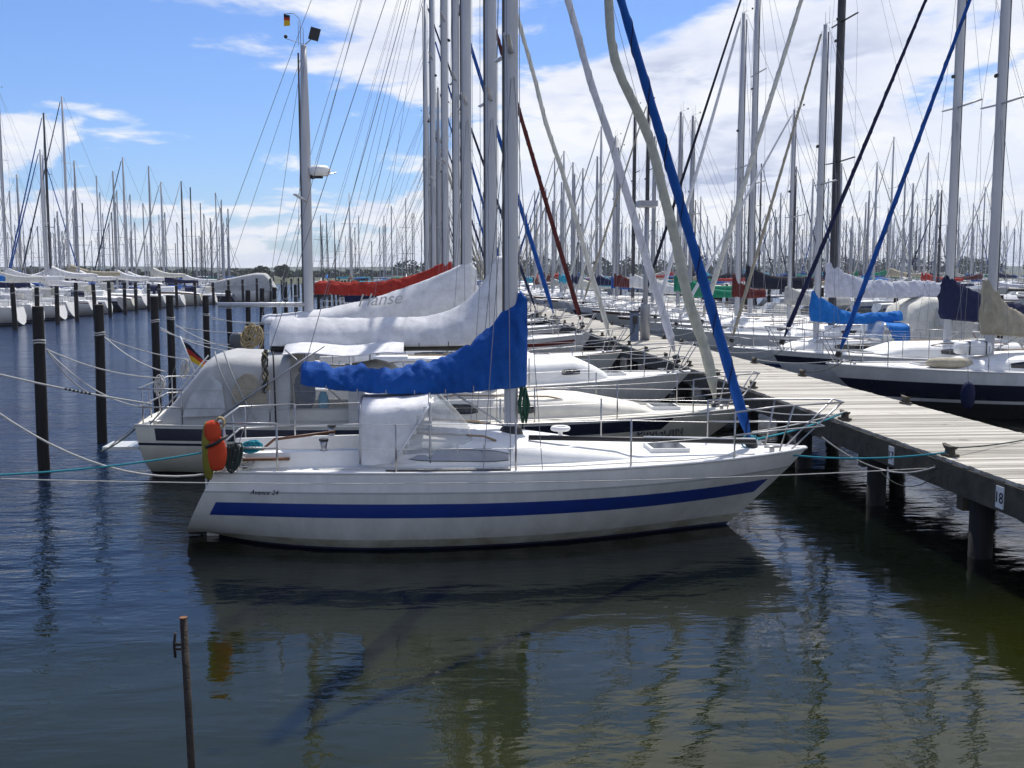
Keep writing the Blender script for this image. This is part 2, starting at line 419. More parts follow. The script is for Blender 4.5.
        if s.cover:
            n = (96, 18, 8)[lod]; na = (30, 10, 6)[lod]; h0, h1 = s.ch; rows = []; lump = getattr(s, 'lump', 1.)
            front = s.mr+.10
            for i in range(n+1):
                t = i/n; x = xm-lb*1.0+t*(lb+front); zbot = bz+dzb*(1-t)-.10-getattr(s, 'csag', .05)*math.sin(math.pi*t)
                hh = h0+(h1-h0)*t**s.cp
                e = 1.
                if t < .04: e = .35+.65*math.sqrt(t/.04)
                if t > .97: e = lerp(1, .55, (t-.97)/.03)
                row = []
                for k in range(na):
                    a = 2*math.pi*k/na; ca, sa = math.cos(a), math.sin(a); v = (1-ca)/2     # v 0 bottom .. 1 top
                    vz = v
                    wdt = s.cwid*lerp(1, .55, clamp((hh*vz-.35)/.9))*e*(1-.12*v)
                    y = math.copysign(1, sa)*(lerp(min(1, abs(sa)/.42)*(1-v**3.0)*1.05, abs(sa)**.8, clamp((hh-.75)/.6)))*wdt if abs(sa) > 1e-6 else 0; z = zbot+(1-(1-e)*.4)*hh*vz
                    if lod == 0:
                        pn = Vector((x*1.3, y*2, z*2.2-x*.8)); d = noise.fractal(pn*2.1+Vector((s.L, 0, 0)), 1.0, 2.0, 4)
                        rg = 1-abs(noise.noise(Vector((x*5.5+z*2.5, z*1.6, s.L+3))))*2; ru = 1-abs(noise.noise(Vector((x*9-z*6, z*3+x, s.L+9))))*2; y += lump*math.copysign(.06*d+.06*(rg-.5)*clamp(hh*2)+.022*(ru-.5), sa)*(abs(sa)**.3); z += lump*(.045*noise.noise(Vector((x*4.1, z, s.L)))+.03*noise.noise(Vector((x*11, 0, s.L)))+.012*noise.noise(Vector((x*25, y*9, s.L))))*(.3+v)
                        if t > .93: pass
                        x_ = x+(.05*noise.noise(Vector((1, z*6, s.L)))+.03*noise.noise(Vector((4, z*19, s.L)))) if t > .94 else x
                    else: x_ = x
                    row.append((x_, y, z))
                rows.append(row)
            mb = MB(); mb.grid(rows, FAB[s.cover], close=True, cap0=True, cap1=True); s.cover_o = P(mb, 'sail_cover')
            if lod == 0:
                for tt in [.12+.13*q for q in range(6)]:
                    i_ = int(tt*n); rw = rows[i_]; mb = MB(); cx_ = sum((Vector(p) for p in rw), Vector())/na
                    mb.tube([cx_+(Vector(p)-cx_)*1.03 for p in rw[-4:]+rw[:5]], .006, s.bmat and blackp or FAB['grey'], 4, cap=False); P(mb, 'cover_tie', parent=s.cover_o)
        # lifelines, stanchions
        if lod < 2:
            rs = .0125; hgt = .58; xl0 = xsn+.75; xl1 = s.L/2-1.15; n = s.nst
            def edge(x, sd, dy=.05):
                u = s.u_of(x); h = s.hb(u)-dy; return Vector((x, sd*max(h, .03), s.sheer(u)))
            for sd in (1, -1):
                tops = []
                for i in range(n):
                    x = lerp(xl0, xl1, i/(n-1)); p = edge(x, sd); tops.append(p+Vector((0, sd*.0, hgt)))
                    if 0 < i < n-1:
                        mb = MB(); mb.tube([p-Vector((0, 0, .03)), p+Vector((0, 0, hgt))], rs, steel, 5); P(mb, 'stanchion')
                for hf_ in (1., .5):
                    mb = MB(); pl = []
                    for i, p in enumerate(tops): pl.append((p.x, p.y, p.z-hgt*(1-hf_)-.01))
                    mb.tube(pl, .0035 if lod == 0 else .006, steel, 4, cap=False); P(mb, 'lifeline')
            # pulpit
            mb = MB(); xt = s.L/2+s.pulx; zt_ = s.fb+hgt+.04
            for hf_, xx in ((1., xt), (.5, xt-.25)):
                pl = []
                for sd in (1, -1):
                    e = [edge(xl1, sd), edge(lerp(xl1, s.L/2, .55), sd)]
                    seq = [e[0]+Vector((0, 0, hgt*hf_)), e[1]+Vector((0, sd*.08, (hgt+.03)*hf_)), Vector((xx-.08, sd*.16, s.fb+(hgt+.04)*hf_))]
                    pl += seq if sd == 1 else seq[::-1]
                mb.tube(pl, rs, steel, 6)
            for sd in (1, -1):
                p = edge(xl1, sd); mb.tube([p, p+Vector((0, 0, hgt))], rs, steel, 5)
                p = edge(lerp(xl1, s.L/2, .6), sd); mb.tube([p, p+Vector((.15, sd*.08, hgt+.03))], rs, steel, 5)
                mb.tube([(s.L/2-.25, sd*.12, s.fb), (xt-.1, sd*.16, zt_)], rs, steel, 5)
            P(mb, 'pulpit')
            mb = MB()
            for hf_ in (1., .5):
                pl = []
                for sd in (1, -1):
                    seq = [edge(xl0, sd)+Vector((0, 0, hgt*hf_)), edge(xsn+.1, sd, .08)+Vector((-.05, 0, hgt*hf_))]
                    pl += seq if sd == 1 else seq[::-1]
                mb.tube(pl, rs, steel, 6)
            for sd in (1, -1):
                for x in (xl0, xsn+.12):
                    p = edge(x, sd, .07); mb.tube([p, p+Vector((0, 0, hgt))], rs, steel, 5)
            for y in (-.3, .3):
                mb.tube([(xsn+.08, y, s.fs), (xsn+.03, y, s.fs+hgt)], rs, steel, 5)
            P(mb, 'pushpit')
            for sd in (1, -1):
                for x in (s.L/2-.55, xsn+.3):
                    mb = MB()
                    p = edge(x, sd, .12); z = s.dz(p.x, p.y)
                    mb.tube([(p.x-.1, p.y, z+.06), (p.x+.1, p.y, z+.06)], .014, steel, 5); mb.box(p.x-.03, p.x+.03, p.y-.015, p.y+.015, z-.01, z+.06, steel); P(mb, 'cleat')
            for sd in (1, -1):
                mb = MB()
                x = xa-.55; w = min(wc, s.hb(s.u_of(x))*.985*.8); p = Vector((x, sd*(w+.08), 0)); z = s.dz(x, w)+.19
                mb.tube([(p.x, p.y, z-.03), (p.x, p.y, z), (p.x, p.y, z+.03), (p.x, p.y, z+.10)], lambda t: .055-.02*math.sin(t*3), steel, 10); mb.tube([(p.x, p.y, z+.10), (p.x, p.y, z+.125)], .058, blackp, 10); P(mb, 'winch')
            if lod == 0:
                mb = MB(); z = s.dz(xc0+.4)
                mb.tube([(xsn+.35, 0, s.fs+.05), (xsn+.6, 0, z+.22), (xsn+1.35, .05, z+.30)], .02, brown, 6); P(mb, 'tiller')
                for sd in (1, -1):
                    mb = MB(); pl = []
                    for i in range(12):
                        x = lerp(xa-.6, s.L/2-s.fsx-.1, i/11); w_ = s.hb(s.u_of(x)); yj = max(w_*.80+.03*math.sin(i*2.3), .02); pl.append((x, sd*yj, s.dz(x, yj)+.018))
                    mb.tube(pl, .007, rope_w, 4, cap=False); P(mb, 'jib_sheet')
                    mb = MB(); xt_ = [lerp(xa+.2, xm-.1, i/5) for i in range(6)]
                    mb.tube([(x, sd*s.hb(s.u_of(x))*.86, s.dz(x, s.hb(s.u_of(x))*.86)+.010) for x in xt_], .016, track, 4); P(mb, 'genoa_track')
                mb = MB(); mb.tube([(xm-lb*.55, 0, bz-.05), (xm-lb*.55-.1, .03, s.dz(xa-.6)-.2)], .012, rope_w, 5, cap=False)
                mb.tube([(xm-.1, 0, zb+.15), (xm-1.0, 0, bz)], .015, rope_w, 5, cap=False); P(mb, 'mainsheet')
        # sprayhood
        if s.hood: s.sprayhood(*s.hood)
        return root
    def sprayhood(s, x0, x1, w, h, m, fold=.0):
        P = s.P; n = 18 if s.lod == 0 else 5; rows = []; zb = s.dz(x0)+.02; xc = x0+(x1-x0)*.58
        for i in range(n+1):
            t = i/n; x = lerp(x0, x1, t); hh = h*(1-.06*(1-t/.6)) if t < .6 else lerp(h, .10, ((t-.6)/.4)**1.15)
            ww = w*lerp(1, .86, t); row = []
            for q in section(5 if s.lod else 20):
                p = Vector((x+.10*(1-q[1])*(t < .5)*0, q[0]*ww, zb+hh*q[1]))
                if s.lod == 0: p += Vector((0, .02*noise.noise(p*5)+.030*(1-abs(noise.noise(Vector((p.x*6+p.z*4, p.y, p.z*1.5))))*2)*(abs(q[0]) > .7), .014*noise.noise(p*7)-.02*math.sin(math.pi*clamp(t/.58))*(q[1] > .9)))
                row.append(p)
            rows.append(row)
        nc = len(rows[0]); mb = MB()
        def mf(i, j):
            p = (rows[i][j]+rows[i+1][j+1])/2; f = (p.z-zb)/h
            if p.x > lerp(x0+(x1-x0)*.25, xc, clamp(f)) and i < n-1 and .1 < f: return clearvinyl
            return None
        mb.grid(rows, m, matf=mf); ho = P(mb, 'sprayhood')
        if s.lod == 0:
            for i in (0, int(n*.58)):
                mb = MB(); mb.tube([p+Vector((-.004, 0, .006)) for p in rows[i]], .014, steel, 6); P(mb, 'hood_hoop', parent=ho)
            for sd in (0, nc-1):
                mb = MB(); pl = []
                for k in range(9):
                    f = k/8; x = lerp(x0+(x1-x0)*.25, xc, f); i = int((x-x0)/(x1-x0)*n); row = rows[i]; jj = [j for j in (range(nc//2) if sd == 0 else range(nc-1, nc//2, -1))]
                    zt = zb+h*f*.96; best = min(jj, key=lambda j: abs(row[j].z-zt)); p = row[best]; pl.append((x, p.y+(-.012 if p.y < 0 else .012), zt))
                mb.tube(pl, .016, m, 6); P(mb, 'hood_seam', parent=ho)
SECT = [(1, 0), (1.0, .15), (.985, .3), (.965, .45), (.94, .6), (.915, .74), (.875, .85), (.80, .925), (.62, .968), (.32, .99), (0, 1)]
def section(k=20):
    pts = SECT if k > 6 else SECT[::2]
    return [(-a, b) for a, b in pts]+[(a, b) for a, b in pts[::-1][1:]]
# ------------------------------------------------------------------ sun, sky, world
SUN_AZ, SUN_EL = R(20), R(59)          # azimuth clockwise from +Y
sd = bpy.data.lights.new('sun', 'SUN'); so = bpy.data.objects.new('sun', sd); COL.objects.link(so)
sd.energy = 4.9; sd.angle = R(.55); sd.color = (1.0, .955, .89)
sdir = Vector((math.sin(SUN_AZ)*math.cos(SUN_EL), math.cos(SUN_AZ)*math.cos(SUN_EL), math.sin(SUN_EL)))
so.rotation_euler = sdir.to_track_quat('Z', 'Y').to_euler(); so.location = (20, 40, 60)
w = bpy.data.worlds.new('World'); scene.world = w; w.use_nodes = True
nt = w.node_tree; N = nt.nodes; L = nt.links; N.clear()
def nd(t, **k):
    n = N.new(t)
    for a, b in k.items(): setattr(n, a, b)
    return n
def math_(op, a, b=None, c=None, clampv=False):
    n = nd('ShaderNodeMath', operation=op); n.use_clamp = clampv
    for i, x in enumerate((a, b, c)):
        if x is None: continue
        if hasattr(x, 'is_linked') or hasattr(x, 'links'): L.new(x, n.inputs[i])
        else: n.inputs[i].default_value = x
    return n.outputs[0]
out = nd('ShaderNodeOutputWorld'); sky = nd('ShaderNodeTexSky', sky_type='NISHITA', sun_disc=False)
sky.sun_elevation = SUN_EL; sky.sun_rotation = SUN_AZ; sky.air_density = 1.0; sky.dust_density = .55; sky.ozone_density = 1.6
bg = nd('ShaderNodeBackground'); bg.inputs[1].default_value = .10
tint = nd('ShaderNodeMix', data_type='RGBA', blend_type='MULTIPLY'); tint.inputs[0].default_value = 1; L.new(sky.outputs[0], tint.inputs[6]); tint.inputs[7].default_value = (.72, .94, 1.38, 1); L.new(tint.outputs[2], bg.inputs[0])
tc = nd('ShaderNodeTexCoord'); sep = nd('ShaderNodeSeparateXYZ'); L.new(tc.outputs['Generated'], sep.inputs[0])
X, Y, Z = sep.outputs
az = math_('ARCTAN2', X, Y)                      # 0 = +Y, + to the right
zc = math_('MAXIMUM', Z, 0.0)
# cloud layer on a plane (compressed towards the horizon)
den = math_('ADD', zc, .16)
u_ = math_('DIVIDE', X, den); v_ = math_('DIVIDE', Y, den)
cmb = nd('ShaderNodeCombineXYZ'); L.new(u_, cmb.inputs[0]); L.new(v_, cmb.inputs[1]); L.new(math_('MULTIPLY', zc, 2.0), cmb.inputs[2])
def fbm(vec, scale, det=8, rough=.56, off=(0, 0, 0), dist=0.0, sc=(1, 1, 1)):
    mp = nd('ShaderNodeMapping'); mp.inputs['Location'].default_value = off; mp.inputs['Scale'].default_value = sc; L.new(vec, mp.inputs[0])
    n = nd('ShaderNodeTexNoise'); n.inputs['Scale'].default_value = scale; n.inputs['Detail'].default_value = det; n.inputs['Roughness'].default_value = rough; n.inputs['Distortion'].default_value = dist
    L.new(mp.outputs[0], n.inputs[0]); return n.outputs['Fac']
OFF = (3.7, 1.9, 0)
n1 = fbm(cmb.outputs[0], 1.15, 10, .55, OFF, .15)
n1s = fbm(cmb.outputs[0], 1.15, 6, .55, (OFF[0]+.05, OFF[1]+.12, OFF[2]+.05), .15)
n2 = fbm(cmb.outputs[0], .45, 3, .5, (9.1, 4.2, 0))
def ramp(x, a, b): 
    m = nd('ShaderNodeMapRange'); m.interpolation_type = 'SMOOTHSTEP'; L.new(x, m.inputs[0]); m.inputs[1].default_value = a; m.inputs[2].default_value = b; return m.outputs[0]
rgt = ramp(az, R(-11), R(14))                    # clouds gather to the right
bias = math_('MULTIPLY', rgt, .155)
dens = math_('ADD', n1, bias); dens = math_('ADD', dens, math_('MULTIPLY', math_('SUBTRACT', n2, .5), .25))
cl = ramp(dens, .565, .64)
# low cumulus bank near the horizon
dv = nd('ShaderNodeVectorMath', operation='MULTIPLY'); dv.inputs[1].default_value = (1, 1, 2.0); L.new(tc.outputs['Generated'], dv.inputs[0])
c1 = fbm(dv.outputs[0], 7.5, 9, .56, (2.3, .4, 1.0), .1)
top = math_('SUBTRACT', c1, math_('MULTIPLY', zc, 2.3))
top = math_('ADD', top, math_('MULTIPLY', ramp(az, R(-14), R(-24)), .17))
bank = ramp(math_('ADD', top, math_('MULTIPLY', rgt, .22)), .30, .38)
fac = math_('MAXIMUM', cl, math_('MULTIPLY', bank, .92), clampv=True)
fac = math_('MULTIPLY', fac, .96)
shade = ramp(math_('SUBTRACT', n1s, n1), -.05, .035)
thick = ramp(dens, .62, .86)
c1b = fbm(dv.outputs[0], 7.5, 5, .56, (2.3, .4, 1.16), .1)
shade2 = ramp(math_('SUBTRACT', c1b, c1), -.10, .10)
sh = math_('ADD', math_('MULTIPLY', shade, .55), math_('MULTIPLY', shade2, .45))
sh = math_('MULTIPLY', sh, math_('ADD', .35, math_('MULTIPLY', thick, .65)), clampv=True)
cr = nd('ShaderNodeValToRGB'); e = cr.color_ramp.elements
e[0].position = 0.05; e[0].color = (.97, .98, 1.0, 1); e[1].position = .80; e[1].color = (.47, .53, .71, 1)
m_ = cr.color_ramp.elements.new(.36); m_.color = (.80, .84, .96, 1)
L.new(sh, cr.inputs[0])
bg2 = nd('ShaderNodeBackground'); bg2.inputs[1].default_value = 1.06; L.new(cr.outputs[0], bg2.inputs[0])
mix = nd('ShaderNodeMixShader'); L.new(fac, mix.inputs[0]); L.new(bg.outputs[0], mix.inputs[1]); L.new(bg2.outputs[0], mix.inputs[2]); L.new(mix.outputs[0], out.inputs[0])
scene.view_settings.view_transform = 'Standard'; scene.view_settings.look = 'None'; scene.view_settings.gamma = 1; scene.view_settings.exposure = -.06

# ------------------------------------------------------------------ water
m = bpy.data.materials.new('water'); nt, N, L = nodes(m); b = N['Principled BSDF']
b.inputs['Roughness'].default_value = .035; b.inputs['IOR'].default_value = 1.333
tc = nd('ShaderNodeTexCoord'); P_ = tc.outputs['Object']
f1 = fbm(P_, .22, 4, .6); cr = nd('ShaderNodeValToRGB'); cr.color_ramp.elements[0].position = .35; cr.color_ramp.elements[1].position = .7
cr.color_ramp.elements[0].color = (.0115, .0145, .0020, 1); cr.color_ramp.elements[1].color = (.0205, .0235, .0042, 1); L.new(f1, cr.inputs[0])
# shallow pale bottom near the shore the camera stands on, then drop-off with jetty and hull shade painted darker
sp = nd('ShaderNodeSeparateXYZ'); L.new(P_, sp.inputs[0])
deep_shade = ramp(math_('ADD', sp.outputs[1], math_('MULTIPLY', f1, 3.0)), 9.0, 12.8); chan = ramp(math_('ADD', math_('MULTIPLY', sp.outputs[1], .5), math_('MULTIPLY', sp.outputs[0], -1)), 9.0, 20.0)
mx = nd('ShaderNodeMix', data_type='RGBA'); L.new(deep_shade, mx.inputs[0]); L.new(cr.outputs[0], mx.inputs[6]); mx.inputs[7].default_value = (.0025, .0042, .0030, 1)
mx2 = nd('ShaderNodeMix', data_type='RGBA'); L.new(chan, mx2.inputs[0]); L.new(mx.outputs[2], mx2.inputs[6]); mx2.inputs[7].default_value = (.005, .014, .042, 1)  # channel base made blue, reflected sky put into the colour
L.new(mx2.outputs[2], b.inputs['Base Color'])
def wave(scale, sc, rot, det=3, rough=.55, off=(0, 0, 0), dist=.3):
    mp = nd('ShaderNodeMapping'); mp.inputs['Scale'].default_value = sc; mp.inputs['Rotation'].default_value = (0, 0, rot); mp.inputs['Location'].default_value = off; L.new(P_, mp.inputs[0])
    n = nd('ShaderNodeTexNoise'); n.inputs['Scale'].default_value = scale; n.inputs['Detail'].default_value = det; n.inputs['Roughness'].default_value = rough; n.inputs['Distortion'].default_value = dist
    L.new(mp.outputs[0], n.inputs[0]); return n.outputs['Fac']
w1 = wave(1.5, (.55, 1.3, 1), R(12), 3); w2 = wave(5.5, (.6, 1.3, 1), R(-14), 4, .62); w3 = wave(.45, (1, 1.4, 1), R(25), 2); w4 = wave(15, (.7, 1.2, 1), R(8), 2, .5)
# wind-ruffled open channel (left) versus the lee between the boats
wind = ramp(math_('ADD', math_('MULTIPLY', sp.outputs[0], -1.0), math_('MULTIPLY', sp.outputs[1], .40)), 5.0, 17.0)
patch = ramp(fbm(P_, .10, 3, .5, (4, 2, 0)), .35, .68)
wind2 = ramp(sp.outputs[0], 6.5, 10.0); wm = math_('MAXIMUM', wind, wind2)
h = math_('MULTIPLY', w1, .60)
h = math_('ADD', h, math_('MULTIPLY', w2, math_('ADD', .105, math_('MULTIPLY', wm, .10)))); h = math_('ADD', h, math_('MULTIPLY', w3, .55)); h = math_('ADD', h, math_('MULTIPLY', w4, math_('ADD', .016, math_('MULTIPLY', wm, .085))))
wind2 = ramp(sp.outputs[0], 6.5, 10.0)
amp = math_('ADD', .12, math_('MULTIPLY', math_('MAXIMUM', wind, wind2), math_('ADD', .75, math_('MULTIPLY', patch, .65))))
hh = math_('MULTIPLY', h, amp)
L.new(math_('ADD', .012, math_('MULTIPLY', wm, .10)), b.inputs['Roughness'])
bp = nd('ShaderNodeBump'); bp.inputs['Strength'].default_value = 1.0; bp.inputs['Distance'].default_value = .20
L.new(hh, bp.inputs['Height']); L.new(bp.outputs[0], b.inputs['Normal'])
mb = MB(); mb.add([(-2500, -60, 0), (2500, -60, 0), (2500, 3500, 0), (-2500, 3500, 0)], [(0, 1, 2, 3)], m)
water = tag(mb.build('water'), kind='structure')
bed = mat('seabed_sand', (.16, .15, .10), .9, var=.2); mb = MB(); mb.add([(-2500, -60, -3), (2500, -60, -3), (2500, 3500, -3), (-2500, 3500, -3)], [(0, 1, 2, 3)], bed)
tag(mb.build('ground'), kind='structure')

# ------------------------------------------------------------------ jetty with planks
DX0, DX1, DZ = 6.28, 8.24, 1.07
m = bpy.data.materials.new('deck_planks'); nt, N, L = nodes(m); b = N['Principled BSDF']; b.inputs['Roughness'].default_value = .8
PW = .125
tc = nd('ShaderNodeTexCoord'); P_ = tc.outputs['Object']; sp = nd('ShaderNodeSeparateXYZ'); L.new(P_, sp.inputs[0])
knot = ramp(fbm(P_, 1.7, 3, .6, (2, 5, 0)), .60, .74)
idx = math_('FLOOR', math_('DIVIDE', sp.outputs[1], PW)); wn = nd('ShaderNodeTexWhiteNoise', noise_dimensions='1D'); L.new(idx, wn.inputs['W'])
g = fbm(P_, 6, 6, .6, (0, 0, 0), .4, (.35, 5, 1)); g2 = fbm(P_, .5, 4, .6)
t = math_('ADD', math_('MULTIPLY', wn.outputs[0], .45), math_('ADD', math_('MULTIPLY', g, .45), math_('MULTIPLY', g2, .35)))
cr = nd('ShaderNodeValToRGB'); cr.color_ramp.elements[0].position = .28; cr.color_ramp.elements[1].position = .85
cr.color_ramp.elements[0].color = (.17, .155, .125, 1); cr.color_ramp.elements[1].color = (.56, .53, .46, 1); L.new(math_('SUBTRACT', t, math_('MULTIPLY', knot, .22)), cr.inputs[0]); L.new(cr.outputs[0], b.inputs['Base Color'])
bp = nd('ShaderNodeBump'); bp.inputs['Strength'].default_value = .35; bp.inputs['Distance'].default_value = .01; L.new(g, bp.inputs['Height']); L.new(bp.outputs[0], b.inputs['Normal'])
plank = m
def jetty(x0, x1, y0, y1, label, fine=True, group=None):
    rt = empty('jetty', ((x0+x1)/2, y0, 0)); tag(rt, label, 'jetty', group)
    ox, oy = (x0+x1)/2, y0; mb = MB(); hw = (x1-x0)/2
    if fine:
        n = int((y1-y0)/PW); rnd = random.Random(3)
        for i in range(n):
            ya = i*PW+.004; j0 = rnd.uniform(-.012, .012); j1 = rnd.uniform(-.012, .012); dz = rnd.uniform(-.003, .003)
            mb.box(-hw-.03+j0, hw+.03+j1, ya, ya+PW-.010, DZ-.04+dz, DZ+dz, plank)
    else: mb.box(-hw, hw, 0, y1-y0, DZ-.05, DZ, plank)
    mb.build('deck_planking', rt)
    for sx in (-1, 1):
        mb = MB(); mb.box(sx*hw-.05, sx*hw+.02 if sx < 0 else sx*hw+.05, 0, y1-y0, DZ-.37, DZ-.045, fascia); mb.build('side_beam', rt)
    mb = MB(); mb.box(-.06, .06, 0, y1-y0, DZ-.26, DZ-.046, fascia); mb.build('side_beam', rt)
    return rt
jet = jetty(DX0, DX1, -3, 135, 'weathered grey plank jetty running away between the two rows of moored yachts')
jy = -3
pmesh = None; cross = None
Yp = 9.02
k = 0
piles_y = [5.78, 8.58, 11.38, 14.18]+[14.18+2.85*i for i in range(1, 42)]
for y in piles_y:
    for sx in (-1, 1):
        x = sx*(.98-.16)
        if pmesh is None:
            mb = MB(); mb.tube([(0, 0, -3), (0, 0, DZ-.37)], .135, pilem, 14); o = mb.build('pile', jet); pmesh = o.data
        else:
            o = bpy.data.objects.new('pile', pmesh); COL.objects.link(o); o.parent = jet
        o.location = (x, y-jy, 0)
    if cross is None:
        mb = MB(); mb.box(-.98, .98, -.07, .07, DZ-.56, DZ-.375, fascia); o = mb.build('cross_beam', jet); cross = o.data
    else:
        o = bpy.data.objects.new('cross_beam', cross); COL.objects.link(o); o.parent = jet
    o.location = (0, y-jy+.21, 0)
# wooden cleats along both edges
mb = MB(); mb.box(-.07, .07, -.10, .10, 0, .03, fascia); mb.box(-.035, .035, -.06, .06, .03, .085, fascia)
mb.grid([[(x*w_, y, .085+h_*w_+up) for x, h_ in ((-.04, 0), (.04, 0), (.04, .035), (-.04, .035))] for y, w_, up in ((-.155, .5, .035), (-.07, 1, 0), (.07, 1, 0), (.155, .5, .035))], fascia, close=True, cap0=True, cap1=True, smooth=False)
cl0 = mb.build('mooring_cleat', jet); clm = cl0.data; first = True
cleatsL = []; cleatsR = []
yl = onz(958, 456, DZ).y; ys = [yl-3.0, yl, onz(832, 420, DZ).y, onz(760, 388, DZ).y]; ys += [ys[-1]+2.4*i for i in range(1, 40)]
yr = [onz(905, 404, DZ).y, onz(817, 376, DZ).y, onz(773, 363, DZ).y]; yr += [yr[-1]+2.4*i for i in range(1, 34)]
for sx, lst in ((-1, ys), (1, yr)):
    for y in lst:
        if first: o = cl0; first = False
        else: o = bpy.data.objects.new('mooring_cleat', clm); COL.objects.link(o); o.parent = jet
        o.location = (sx*.90, y-jy, DZ+.003)
        (cleatsL if sx < 0 else cleatsR).append(Vector((7.26+sx*.90, y, DZ+.10)))
# number plates on the side beam
for y, s_ in ((wx and onz(1013, 478, DZ).y, '18'), (onz(876, 440, DZ).y, '17')):
    mb = MB(); mb.box(-.012, 0, -.075, .075, -.14, .10, whitep); p = mb.build('number_plate', jet); p.location = (-1.033, y-jy, DZ-.19)
    text(s_, 'plate_number', p, (-.016, .09, -.08), (R(90), 0, R(-90)), .17, navy)
# ------------------------------------------------------------------ boats, left row (bows to the jetty)
def part(mb, nm, parent, label=None):
    o = mb.build(nm, parent)
    if label: o['label'] = label
    return o
def rowA(Y, bow, L, mpx, aftpx=None, **k):
    """bow/L in world X; mast and boom end given by the picture column they stand in"""
    cx = bow-L/2; xm = wx(mpx, Y, 270); d = dict(L=L, mast=xm-cx)
    if aftpx is not None: d['boom'] = xm-wx(aftpx, Y, 320)
    d.update(k); return Boat(**d), (cx, Y, 0)
BOATS_A = []
# --- first boat
Y1 = 13.2; bowx = wx(806, Y1, 455); stx = wx(176, Y1-.6, 530); L1 = bowx-stx
cx = bowx-L1/2
X1 = lambda px, py=430, dy=0: wx(px, Y1+dy, py)-cx
b1, loc = rowA(Y1, bowx, L1, 511, 300, B=2.45, fsx=bowx-wx(752, Y1, 440), pulx=.50, f0=.012, zb0=.05, fs=.94, fm=.96, fb=.99, rake=.5, oh=1.05, tr=.66, hull=gel2, anti=anti,
    bands=[(0, .235, gel, 0, 1), (.235, .262, gelgrey, 0, 1), (.385, .57, blue_stripe, .028, .975), (.88, 1., grime, 0, 1)],
    cabin=(X1(372), X1(655), .40, .16, 2.1), cw=.66, cockpit=(X1(228), .5), wins=[(X1(408), X1(503), .30, .66)], winm=mat('window_grey', (.30, .32, .36), .12, var=.1, spec=.6),
    mh=10.7, mr=.088, spr=(.5,), bz=1.93, cover='blue', ch=(.30, 1.36), cp=3.9, cwid=.19, cpitch=R(1.2), csag=.10, furl='blue', fr=.066, fh=.99, nst=5, deck=deckm)
r1 = b1.build(loc, 0); BOATS_A.append((b1, r1))
tag(r1, 'white sailboat with broad blue hull stripe and bright blue boom cover, nearest of all', 'sailboat')
b1.sprayhood(X1(364), X1(482), .86, .78, FAB['white'])
# lettering, mast base, coiled halyards, spinnaker pole, vent, outboard bracket
p = b1.side(X1(247, 482, -1.1), .70); p2 = b1.side(X1(272, 482, -1.1), .70)
text('Avance 24', 'lettering', r1, (p.x, -p.y-.008, .70), (R(90), 0, math.atan2(p.y-p2.y, p2.x-p.x)), .08, navy, shear=.35)
mb = MB(); mb.tube([(b1.mast, 0, b1.zmast-.02), (b1.mast, 0, b1.zmast+.10), (b1.mast, 0, b1.zmast+.13)], lambda t: .17-.07*t, blackp, 12); part(mb, 'mast_collar', r1)
mb = MB(); rnd = random.Random(4)
for i in range(7):
    x = b1.mast+.14+rnd.uniform(-.02, .05); yy = rnd.uniform(-.08, .08); z0 = b1.zmast+.62; z1 = b1.zmast+.10+rnd.uniform(0, .12); wd = rnd.uniform(.03, .06)
    mb.tube([(x, yy, z0), (x+wd, yy+.02, (z0+z1)/2), (x+.01, yy, z1), (x-wd*.6, yy-.02, (z0+z1)/2), (x, yy, z0)], .012, rope_g, 5)
part(mb, 'halyard_coil', r1)
mb = MB(); a = (X1(525), -.46, b1.cz(X1(527))+.06); c = (X1(748), -.30, b1.dz(X1(748))+.12)
mb.tube([a, c], .032, blackp, 8); mb.tube([tuple(lerp(a[i], c[i], .5)+(.03 if i == 2 else 0) for i in range(3)), (c[0], c[1], c[2]+.03)], .016, whitep, 6); part(mb, 'spinnaker_pole', r1)  # white strip along the top paints in the pole's highlight
mb = MB(); x = X1(563); z = b1.cz(x); mb.tube([(x, .25, z-.02), (x, .25, z+.12)], .03, whitep, 8)
mb.tube([(x+.10*math.cos(t), .25+.10*math.sin(t), z+.13) for t in [i*math.pi/6 for i in range(13)]], .032, whitep, 8); part(mb, 'deck_ventilator', r1)
mb = MB()
for i in range(5):
    x = lerp(X1(405), X1(505), i/4); p = b1.cpt(x, .42); mb.box(x-.006, x+.006, -abs(p.y)-.012, -abs(p.y)+.01, p.z-.10, p.z+.10, gelgrey)
part(mb, 'window_bars', r1)
mb = MB(); mb.box(X1(252), X1(296), -b1.B*.30, -b1.B*.27, b1.fs+.12, b1.fs+.15, brown); part(mb, 'cockpit_trim', r1)
mb = MB(); xs_ = b1.xs(.84)
mb.box(xs_-.16, xs_-.02, -.12, .12, .45, .75, blackp); mb.tube([(xs_-.12, -.1, .05), (xs_-.1, -.1, .72)], .03, steel, 6); mb.tube([(xs_-.3, .1, .02), (xs_-.12, .1, .5)], .025, steel, 6)
mb.box(xs_-.2, xs_-.05, -.05, .05, -.3, .75, gel2); part(mb, 'rudder_head', r1)
